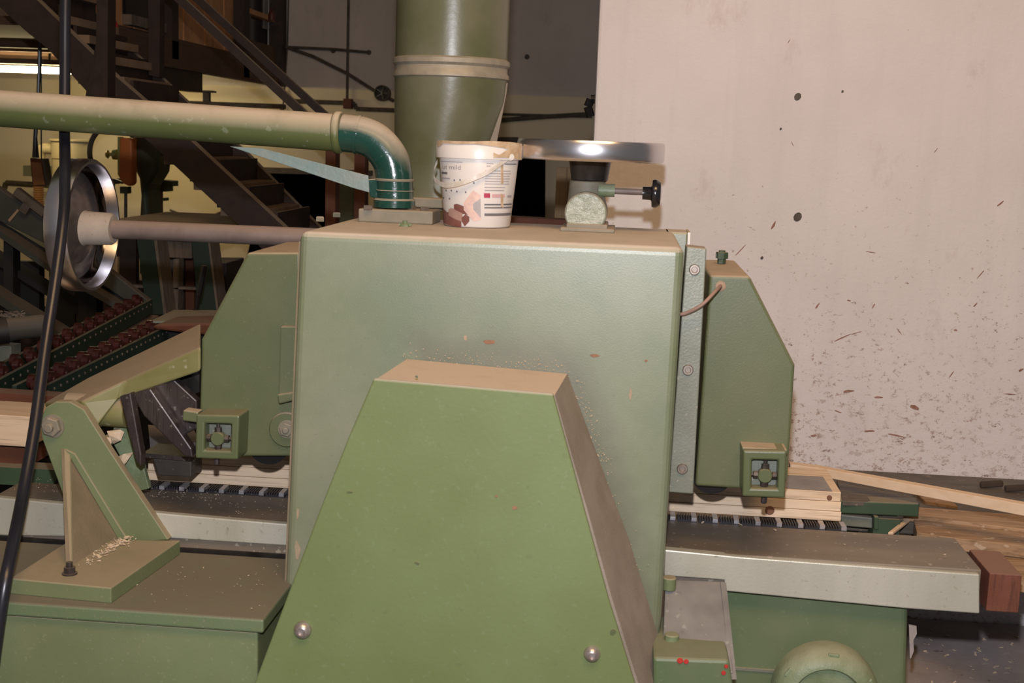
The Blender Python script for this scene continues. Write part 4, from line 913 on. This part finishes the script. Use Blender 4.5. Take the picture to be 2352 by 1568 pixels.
MK('lamp_hanger', g_join(g_box(hb.x-.02, hb.x+.02, 7.98, 8.02, P(475, 246, 8.0).z, hb.z), g_box(hb.x-.05, hb.x+.05, 7.96, 8.04, hb.z-.012, hb.z)), m_conduit, ul)
# unseen extra tube behind the stair, inferred from yellow light on the wall
for (xx, yy, pw) in ((-3.28, 8.2, 20),):
    if pw: lamp('fluorescent_lamp', xx-.24, xx+.24, yy, 1.86, 'lit fluorescent tube hidden behind the stair under the mezzanine', True, pw)

# ================================================================== BACK WALL FITTINGS
def conduit(pts, r, label, name='wall_conduit', mat=None, Y=YB-.03):
    pp = [P(x, y, Y) for x, y in pts]
    g = g_join(*[g_sweep([a_, b_], r, 8) for a_, b_ in zip(pp, pp[1:])])
    return tag(MK(name, g, mat or m_conduit), label, 'pipe')
conduit([(801, -30), (799, 110), (797, 250)], .010, 'thin vertical conduit on the grey back wall left of the big duct')
conduit([(655, 108), (765, 113), (845, 120)], .010, 'horizontal conduit high on the back wall')
conduit([(663, 110), (720, 130), (800, 170), (858, 207), (905, 232)], .012, 'sloping dark pipe on the back wall towards the round fan')
conduit([(672, 232), (790, 236), (815, 238), (818, 250), (905, 253)], .015, 'horizontal pipe on the back wall below the round fan')
conduit([(1150, 276), (1250, 268), (1360, 262)], .016, 'upper dark pipe on the back wall right of the big duct')
conduit([(1150, 262), (1280, 266), (1360, 268)], .009, 'thin pipe crossing it on the back wall right of the big duct')
conduit([(1140, 322), (1190, 322)], .022, 'short dark pipe stub beside the bucket rim')
conduit([(663, -20), (660, 110), (650, 250), (643, 262)], .006, 'thin cord hanging in front of the back wall by the mezzanine post', 'hanging_cord')
conduit([(0, 465), (14, 420), (75, 424), (135, 426)], .020, 'bent grey pipe on the yellow wall at far left', Y=8.6)
conduit([(390, 482), (430, 497), (490, 494), (530, 478)], .007, 'slack cable on the yellow wall behind the stair', 'slack_cable', Y=8.99)
conduit([(1357, 268), (1350, 245), (1357, 228), (1366, 228)], .012, 'black bracket at the corner of the pale wall', 'corner_bracket', m_black, Y=3.62)
fn = thing('wall_fan', 'small round dark fan on the back wall left of the big duct', 'fan', P(880, 215, YB-.1))
c = P(878, 214, YB-.08)
autosmooth(MK('fan_ring', g_lathe(c, (0, -1, 0), [(.055, -.05), (.056, .02), (.048, .022), (.046, 0)], 28, True, False), m_conduit, fn))
for k in range(5):
    q_ = k*1.2566; MK('fan_blade', g_bar(c+Vector((0, -.005, 0)), c+Vector((.045*math.cos(q_), -.01, .045*math.sin(q_))), .02, .003), m_duct, fn)
c = P(798, 238, YB-.06); tag(MK('junction_box', g_box(c.x-.03, c.x+.03, YB-.07, YB, c.z-.035, c.z+.035), m_rust, bevel=.004), 'small brown junction box on the back wall conduit', 'junction box')
for i, (x, y) in enumerate(((764, 116), (846, 120), (1210, 130))):
    c = P(x, y, YB-.02); tag(MK('pipe_clip', g_lathe((c.x, YB, c.z), (0, -1, 0), [(.018, 0), (.014, .03)], 10), m_conduit), ['round clip on the high conduit of the back wall', 'clip at the right end of the high conduit', 'lone clip on the back wall right of the big duct'][i], 'clip')
# openings
d1 = struct(MK('door_1', g_prism([(612, 396), (760, 402), (770, 620), (560, 620)], YB-.06, YB+.02), m_dark))
struct(MK('trim_2', g_prism([(590, 384), (850, 392), (850, 404), (590, 397)], YB-.10, YB-.001), m_conduit))
d2 = struct(MK('door_2', g_prism([(1150, 338), (1252, 342), (1250, 640), (1150, 640)], YB-.06, YB+.02), m_dark))
o = MK('grey_cabinet', g_prism([(772, 412), (814, 412), (806, 860), (764, 860)], 8.2, 8.5), m_duct, bevel=.01); tag(o, 'grey-green cabinet between the newel posts', 'cabinet')
# boards leaning in the gap
for i, (q_, l) in enumerate((([(1279, 384), (1302, 385), (1272, 1225), (1238, 1225)], 'leaning pale board seen in the gap left of the handwheel neck'), ([(1303, 385), (1330, 387), (1304, 1225), (1274, 1225)], 'wider leaning pale board right beside it'))):
    tag(MK('leaning_board', g_prism(q_, 5.0+.05*i, 5.03+.05*i), M('leaning_pine_%d' % i, (.36, .26, .15), (.30, .21, .12), 8, .8, grain=(14, 14, .6)), bevel=.002), l, 'board', 'boards leaning in the gap')
o = MK('brown_beam', g_prism([(1150, 497), (1310, 506), (1310, 522), (1150, 515)], 4.2, 4.3), m_rust); tag(o, 'red-brown beam just behind the housing top', 'beam')

# ================================================================== BANDSAW in the far left
bs = thing('bandsaw', 'dark olive bandsaw with orange blade guide far behind the side handwheel', 'bandsaw', P(335, 520, 7.0))
Yb = 7.0
autosmooth(MK('column', g_prism([(305, 300), (362, 300), (366, 340), (360, 395), (345, 420), (338, 430), (340, 470), (345, 520), (345, 920), (317, 920), (318, 520), (322, 450), (318, 410), (306, 385), (303, 340)], Yb, Yb+.22), m_sawgreen, bs, bevel=.02))
cw = P(262, 352, Yb+.1)
MK('wheel_hoop', g_sweep([cw+Vector((math.cos(q_)*.145, 0, math.sin(q_)*.16)) for q_ in [k*math.pi/20 for k in range(40)]], .016, 8, closed=True), m_conduit, bs, smooth=True)
lab(MK('blade_guide', g_prism([(275, 316), (302, 317), (303, 420), (296, 428), (280, 420), (273, 405)], Yb-.10, Yb-.02), m_orange, bs, bevel=.008), 'bright orange blade guide')
MK('guide_edge', g_prism([(270, 314), (276, 314), (276, 410), (270, 400)], Yb-.08, Yb-.03), m_brass, bs)
g = g_join(g_lathe(P(268, 355, Yb-.06), (-1, 0, 0), [(.03, 0), (.028, .02), (.010, .022), (.010, .045), (.024, .05), (.018, .06)], 14))
lab(autosmooth(MK('brass_knob', g, m_brass, bs)), 'brass coloured adjusting knob')
MK('lower_guide', g_join(g_box(P(280, 430, Yb-.06).x, P(297, 430, Yb-.06).x, Yb-.09, Yb-.03, P(288, 444, Yb-.06).z, P(288, 428, Yb-.06).z), g_bar(P(262, 412, Yb-.06), P(282, 420, Yb-.06), .02, .012), g_lathe(P(262, 424, Yb-.06), (-1, 0, 0), [(.016, 0), (.010, .02)], 10)), m_sawgreen, bs)
MK('blade_post', g_prism([(285, 440), (291, 440), (291, 505), (285, 505)], Yb-.06, Yb-.05), m_conduit, bs)
MK('red_upright', g_prism([(343, 395), (363, 395), (364, 640), (343, 640)], Yb+.25, Yb+.33), m_rust, bs)
MK('motor_bracket', g_join(g_prism([(368, 413), (396, 416), (396, 428), (384, 427), (384, 440), (364, 440), (364, 430), (368, 428)], Yb+.3, Yb+.4), g_prism([(366, 455), (374, 455), (374, 462), (366, 462)], Yb+.3, Yb+.4)), m_sawgreen, bs)
# saw table / workbench with green legs
wb = thing('saw_bench', 'old bench with slanted dark green legs behind the shaft', 'bench', P(400, 700, 5.2))
MK('bench_top', g_prism([(245, 505), (430, 512), (510, 522), (512, 532), (250, 520)], 5.2, 5.9), m_oldwood, wb, bevel=.004)
MK('bench_leg', g_prism([(311, 522), (350, 524), (376, 722), (338, 722), (326, 640)], 5.15, 5.25), m_leg, wb)
MK('leg_edge', g_prism([(350, 524), (357, 526), (382, 722), (376, 722)], 5.14, 5.26), m_brick, wb)
MK('bench_leg', g_prism([(438, 524), (474, 526), (497, 712), (455, 712)], 5.15, 5.25), m_leg, wb)
MK('leg_edge', g_prism([(474, 526), (479, 528), (502, 712), (497, 712)], 5.14, 5.26), m_brick, wb)
MK('grey_post', g_prism([(398, 595), (411, 595), (408, 712), (396, 712)], 5.3, 5.36), m_brick, wb)
MK('back_boards', g_prism([(268, 548), (312, 549), (312, 720), (268, 720)], 5.5, 5.54), m_stair, wb)
for k in range(5):
    x = 360+k*22; MK('back_board', g_prism([(x, 550), (x+20, 551), (x+20, 715), (x, 715)], 5.6, 5.63), [m_stair, m_brick, m_stair, m_rust, m_stair][k], wb)
MK('wood_bundle', g_prism([(355, 552), (440, 556), (440, 594), (355, 590)], 5.35, 5.5), m_brick, wb, bevel=.004)
MK('cross_rail', g_prism([(300, 654), (460, 660), (460, 666), (300, 660)], 5.3, 5.34), m_brick, wb)
tag(MK('pale_strip', g_prism([(259, 590), (270, 590), (270, 640), (259, 640)], 5.4, 5.42), m_signwhite), 'small pale strip standing behind the side handwheel', 'strip')
# cream duct
wd = thing('cream_duct', 'cream painted metal drum duct behind the cable', 'duct', P(165, 400, 8.0))
c = P(163, 330, 8.0)
autosmooth(MK('drum', g_lathe((c.x, 8.0, 0), (0, 0, 1), [(.118, P(163, 480, 8.0).z), (.118, P(163, 365, 8.0).z), (.123, P(163, 364, 8.0).z), (.123, P(163, 326, 8.0).z), (.135, P(163, 324, 8.0).z), (.135, P(163, 320, 8.0).z)], 40), m_yellow, wd))
g_ = spline([P(120, 342, 8.0), P(100, 342, 8.0), P(92, 352, 8.0), P(92, 372, 8.0)], 5)
MK('side_outlet', g_sweep(g_, .035, 16), m_yellow, wd, smooth=True)
MK('wall_box', g_prism([(53, 380), (118, 382), (118, 406), (53, 404)], 8.5, 8.6), m_duct, wd)
# pendant control
pdn = thing('pendant_control', 'brown and orange pendant control box hanging at the far left', 'pendant control', P(88, 480, 6.3))
Yp = 6.3
autosmooth(MK('cord_sleeve', g_lathe(P(82, 362, Yp), (0, 0, 1), [(.018, 0), (.014, .05), (.006, .16)], 14), m_black, pdn))
MK('control_box', g_prism([(68, 362), (98, 365), (108, 426), (74, 428)], Yp, Yp+.05), m_rust, pdn, bevel=.006)
lab(MK('orange_face', g_prism([(72, 372), (94, 374), (103, 424), (77, 425)], Yp-.006, Yp), M('orange_brown_panel', (.30, .13, .04), None, 12, .5), pdn), 'orange-brown front of the control')
MK('box_edge', g_prism([(96, 364), (100, 364), (110, 426), (105, 428)], Yp-.01, Yp+.05), m_black, pdn)
for k in range(11):
    y = 430+k*5.2; c = P(89, y, Yp+.02); MK('hose_rib', g_lathe((c.x, c.y, c.z-.005), (0, 0, 1), [(.024, 0), (.029, .005), (.024, .010)], 14), m_ribbed, pdn)

MK('pendant_cord', g_sweep(spline([P(92, 60, Yp), P(88, 210, Yp), P(81, 330, Yp)], 5), .009, 8), m_black, pdn)
MK('pendant_wire', g_sweep([P(94, 60, Yp), P(95, 366, Yp)], .004, 6), m_black, pdn)
# ================================================================== INCLINED CONVEYOR far left
cv = thing('inclined_conveyor', 'dark grey inclined conveyor descending to the right behind the side handwheel', 'conveyor', P(100, 720, 4.8))
MK('trough_side', g_prism([(-60, 395), (0, 434), (108, 508), (340, 690), (340, 725), (230, 650), (105, 560), (0, 508), (-60, 470)], 4.6, 4.64), m_conv, cv, bevel=.003)
MK('trough_beam', g_prism([(-60, 500), (0, 530), (110, 606), (300, 716), (300, 728), (110, 622), (0, 546), (-60, 512)], 4.55, 4.65), m_conv, cv)
MK('trough_floor', g_hex([P(x, y, yy) for x, y, yy in ((-60, 470, 4.64), (340, 715, 4.64), (350, 700, 5.1), (-60, 440, 5.1))], [P(x, y, yy)-Vector((0, 0, .02)) for x, y, yy in ((-60, 470, 4.64), (340, 715, 4.64), (350, 700, 5.1), (-60, 440, 5.1))]), m_convdark, cv)
MK('lower_beam', g_prism([(-60, 640), (0, 680), (120, 752), (230, 822), (225, 838), (110, 772), (0, 700), (-60, 660)], 4.5, 4.6), m_conv, cv)
MK('lower_beam', g_prism([(-60, 560), (0, 596), (150, 690), (250, 752), (250, 764), (150, 706), (0, 612), (-60, 576)], 4.7, 4.8), m_convdark, cv)
for (x, yt, yb2) in ((18, 540, 830), (190, 640, 830), (210, 660, 760)):
    MK('conveyor_leg', g_prism([(x-10, yt), (x+12, yt), (x+12, yb2), (x-10, yb2)], 4.66, 4.72), m_convdark, cv)
MK('conveyor_hood', g_prism([(-60, 600), (90, 600), (90, 720), (-60, 720)], 5.0, 5.05), m_convdark, cv)
lv_ = g_join(g_bar(P(38, 438, 4.58), P(105, 490, 4.58), .03, .03), g_bar(P(68, 465, 4.58), P(55, 488, 4.58), .03, .03))
MK('lever_rod', lv_, m_conduit, cv)
MK('name_strip', g_hex([P(x, y, 4.597) for x, y in ((18, 505), (40, 480), (44, 483), (22, 510))], [P(x, y, 4.601) for x, y in ((18, 505), (40, 480), (44, 483), (22, 510))]), m_tread, cv)
c = P(97, 496, 4.62); autosmooth(lab(MK('drive_motor', g_lathe((c.x-.02, 4.66, c.z), (1, 0, 0), [(.024, 0), (.028, .015), (.028, .07), (.024, .08)], 20), m_teal, cv), 'small teal drive motor'))
# steel roller at left with chips
ro = thing('steel_roller', 'grey steel feed roller at the left edge on a green stand', 'roller', P(0, 860, 3.6))
a_, b_ = P(-40, 762, 3.5), P(95, 748, 3.7)
autosmooth(MK('roller_drum', g_sweep([a_, P(10, 757, 3.56), b_], .034, 28), m_greyroll, ro), 50)
autosmooth(MK('roller_cap', g_sweep([P(-12, 762, 3.52), P(16, 758, 3.54)], .040, 20), m_convdark, ro), 50)
MK('roller_stand', g_prism([(-40, 790), (26, 795), (26, 880), (-40, 885)], 3.6, 3.66), m_rail, ro)
shavings('roller_shavings', 'pale shavings heaped behind the steel roller at left', [P(random.uniform(-20, 55), random.gauss(724, 4), 3.75) for _ in range(80)], .004, .012, m_brick)

# ================================================================== ROLLER CONVEYOR (two rows of dark red wheels)
rc = thing('roller_conveyor', 'roller conveyor with two green rails of dark red skate wheels, left background', 'conveyor', P(150, 1000, 3.6))
rails = [((-60, 925, 3.0), (347, 703, 4.6), 30), ((97, 912, 3.09), (383, 766, 4.1), 24)]
whl = g_lathe((0, 0, 0), (1, 0, 0), [(.007, -.014), (.008, -.010), (.020, -.009), (.020, .009), (.008, .010), (.007, .014)], 14)
wm = None
for (p0_, p1_, n) in rails:
    a_, b_ = P(*p0_), P(*p1_)
    off = Vector((.0, 0, .0))
    MK('rail', g_bar(a_, b_, .012, .055), m_leg, rc, bevel=.001)
    MK('rail', g_bar(a_+Vector((-.075, 0, 0)), b_+Vector((-.075, 0, 0)), .012, .055), m_leg, rc, bevel=.001)
    lowb = g_bar(a_+Vector((-.02, .06, -.06)), b_+Vector((-.02, .06, -.06)), .05, .035); MK('timber_rail', lowb, m_tread, rc)
    for k in range(n):
        c = a_.lerp(b_, (k+.5)/n)+Vector((-.022-.030*(k % 2), 0, .026))
        if wm is None:
            o = mk('skate_wheel', [Vector(v)+c for v in whl[0]], whl[1], m_roller, rc, origin=c, smooth=False); autosmooth(o, 40); wm = o.data
        else:
            o = D.objects.new('skate_wheel', wm); COL.objects.link(o); o.parent = rc; o.location = c-ORG[rc.name]
    for k in range(n):
        c = a_.lerp(b_, (k+.5)/n)+Vector((.006, 0, .010))
        MK('axle_pin', g_lathe(c, (1, 0, 0), [(.0045, 0), (.0035, .003)], 6), m_boltm, rc)
zf_ = P(150, 900, 3.4).z-.05
MK('bed', g_box(-2.3, -1.47, 3.0, 4.05, .70, .72), m_bench, rc)
MK('bed_frame', g_box(-2.4, -1.47, 3.1, 4.05, .55, .69), m_convdark, rc)
# grey plate with black lever
gp = thing('lever_plate', 'grey steel plate with upright black lever left of the left hood', 'machine plate', P(450, 720, 4.3))
zg = P(440, 740, 4.1).z
MK('plate', g_hex([PZ(x, y, zg) for x, y in ((345, 737), (520, 740), (520, 712), (400, 711))], [PZ(x, y, zg)-Vector((0, 0, .006)) for x, y in ((345, 737), (520, 740), (520, 712), (400, 711))]), m_rail, gp)
lab(MK('plate_lip', g_prism([(348, 752), (360, 744), (520, 741), (520, 775), (360, 757)], 4.0, 4.2), m_rust, gp, bevel=.008), 'red-brown lip below the plate')
MK('plate_stand', g_prism([(380, 760), (520, 765), (520, 900), (380, 900)], 4.1, 4.3), m_convdark, gp)
c0, c1 = P(450, 714, 4.4), P(470, 610, 4.4)
autosmooth(lab(MK('lever', g_join(g_sweep([c0, c0.lerp(c1, .4)], .006, 10), g_sweep([c0.lerp(c1, .35), c1], .011, 14), g_lathe(c0, (0, 0, 1), [(.012, 0), (.012, .006)], 12)), m_black, gp), 'black grip lever'))
# dark clutter carcass behind the conveyors so the gap reads as machinery
pass
ck = thing('dark_cabinet_row', 'low row of dark wooden cabinets far behind the conveyors', 'cabinet', P(150, 800, 6.3))
for k, (xa, xb, ya, yb3, mm) in enumerate(((-80, 24, 640, 1000, m_convdark), (26, 110, 700, 1000, m_stair), (112, 172, 610, 1000, m_convdark), (174, 232, 690, 1000, m_stair), (234, 330, 640, 1000, m_stair), (332, 520, 600, 1000, m_stair))):
    MK('cabinet_front', g_prism([(xa, ya), (xb, ya+3), (xb, yb3), (xa, yb3)], 6.2, 6.5), mm, ck, bevel=.004)
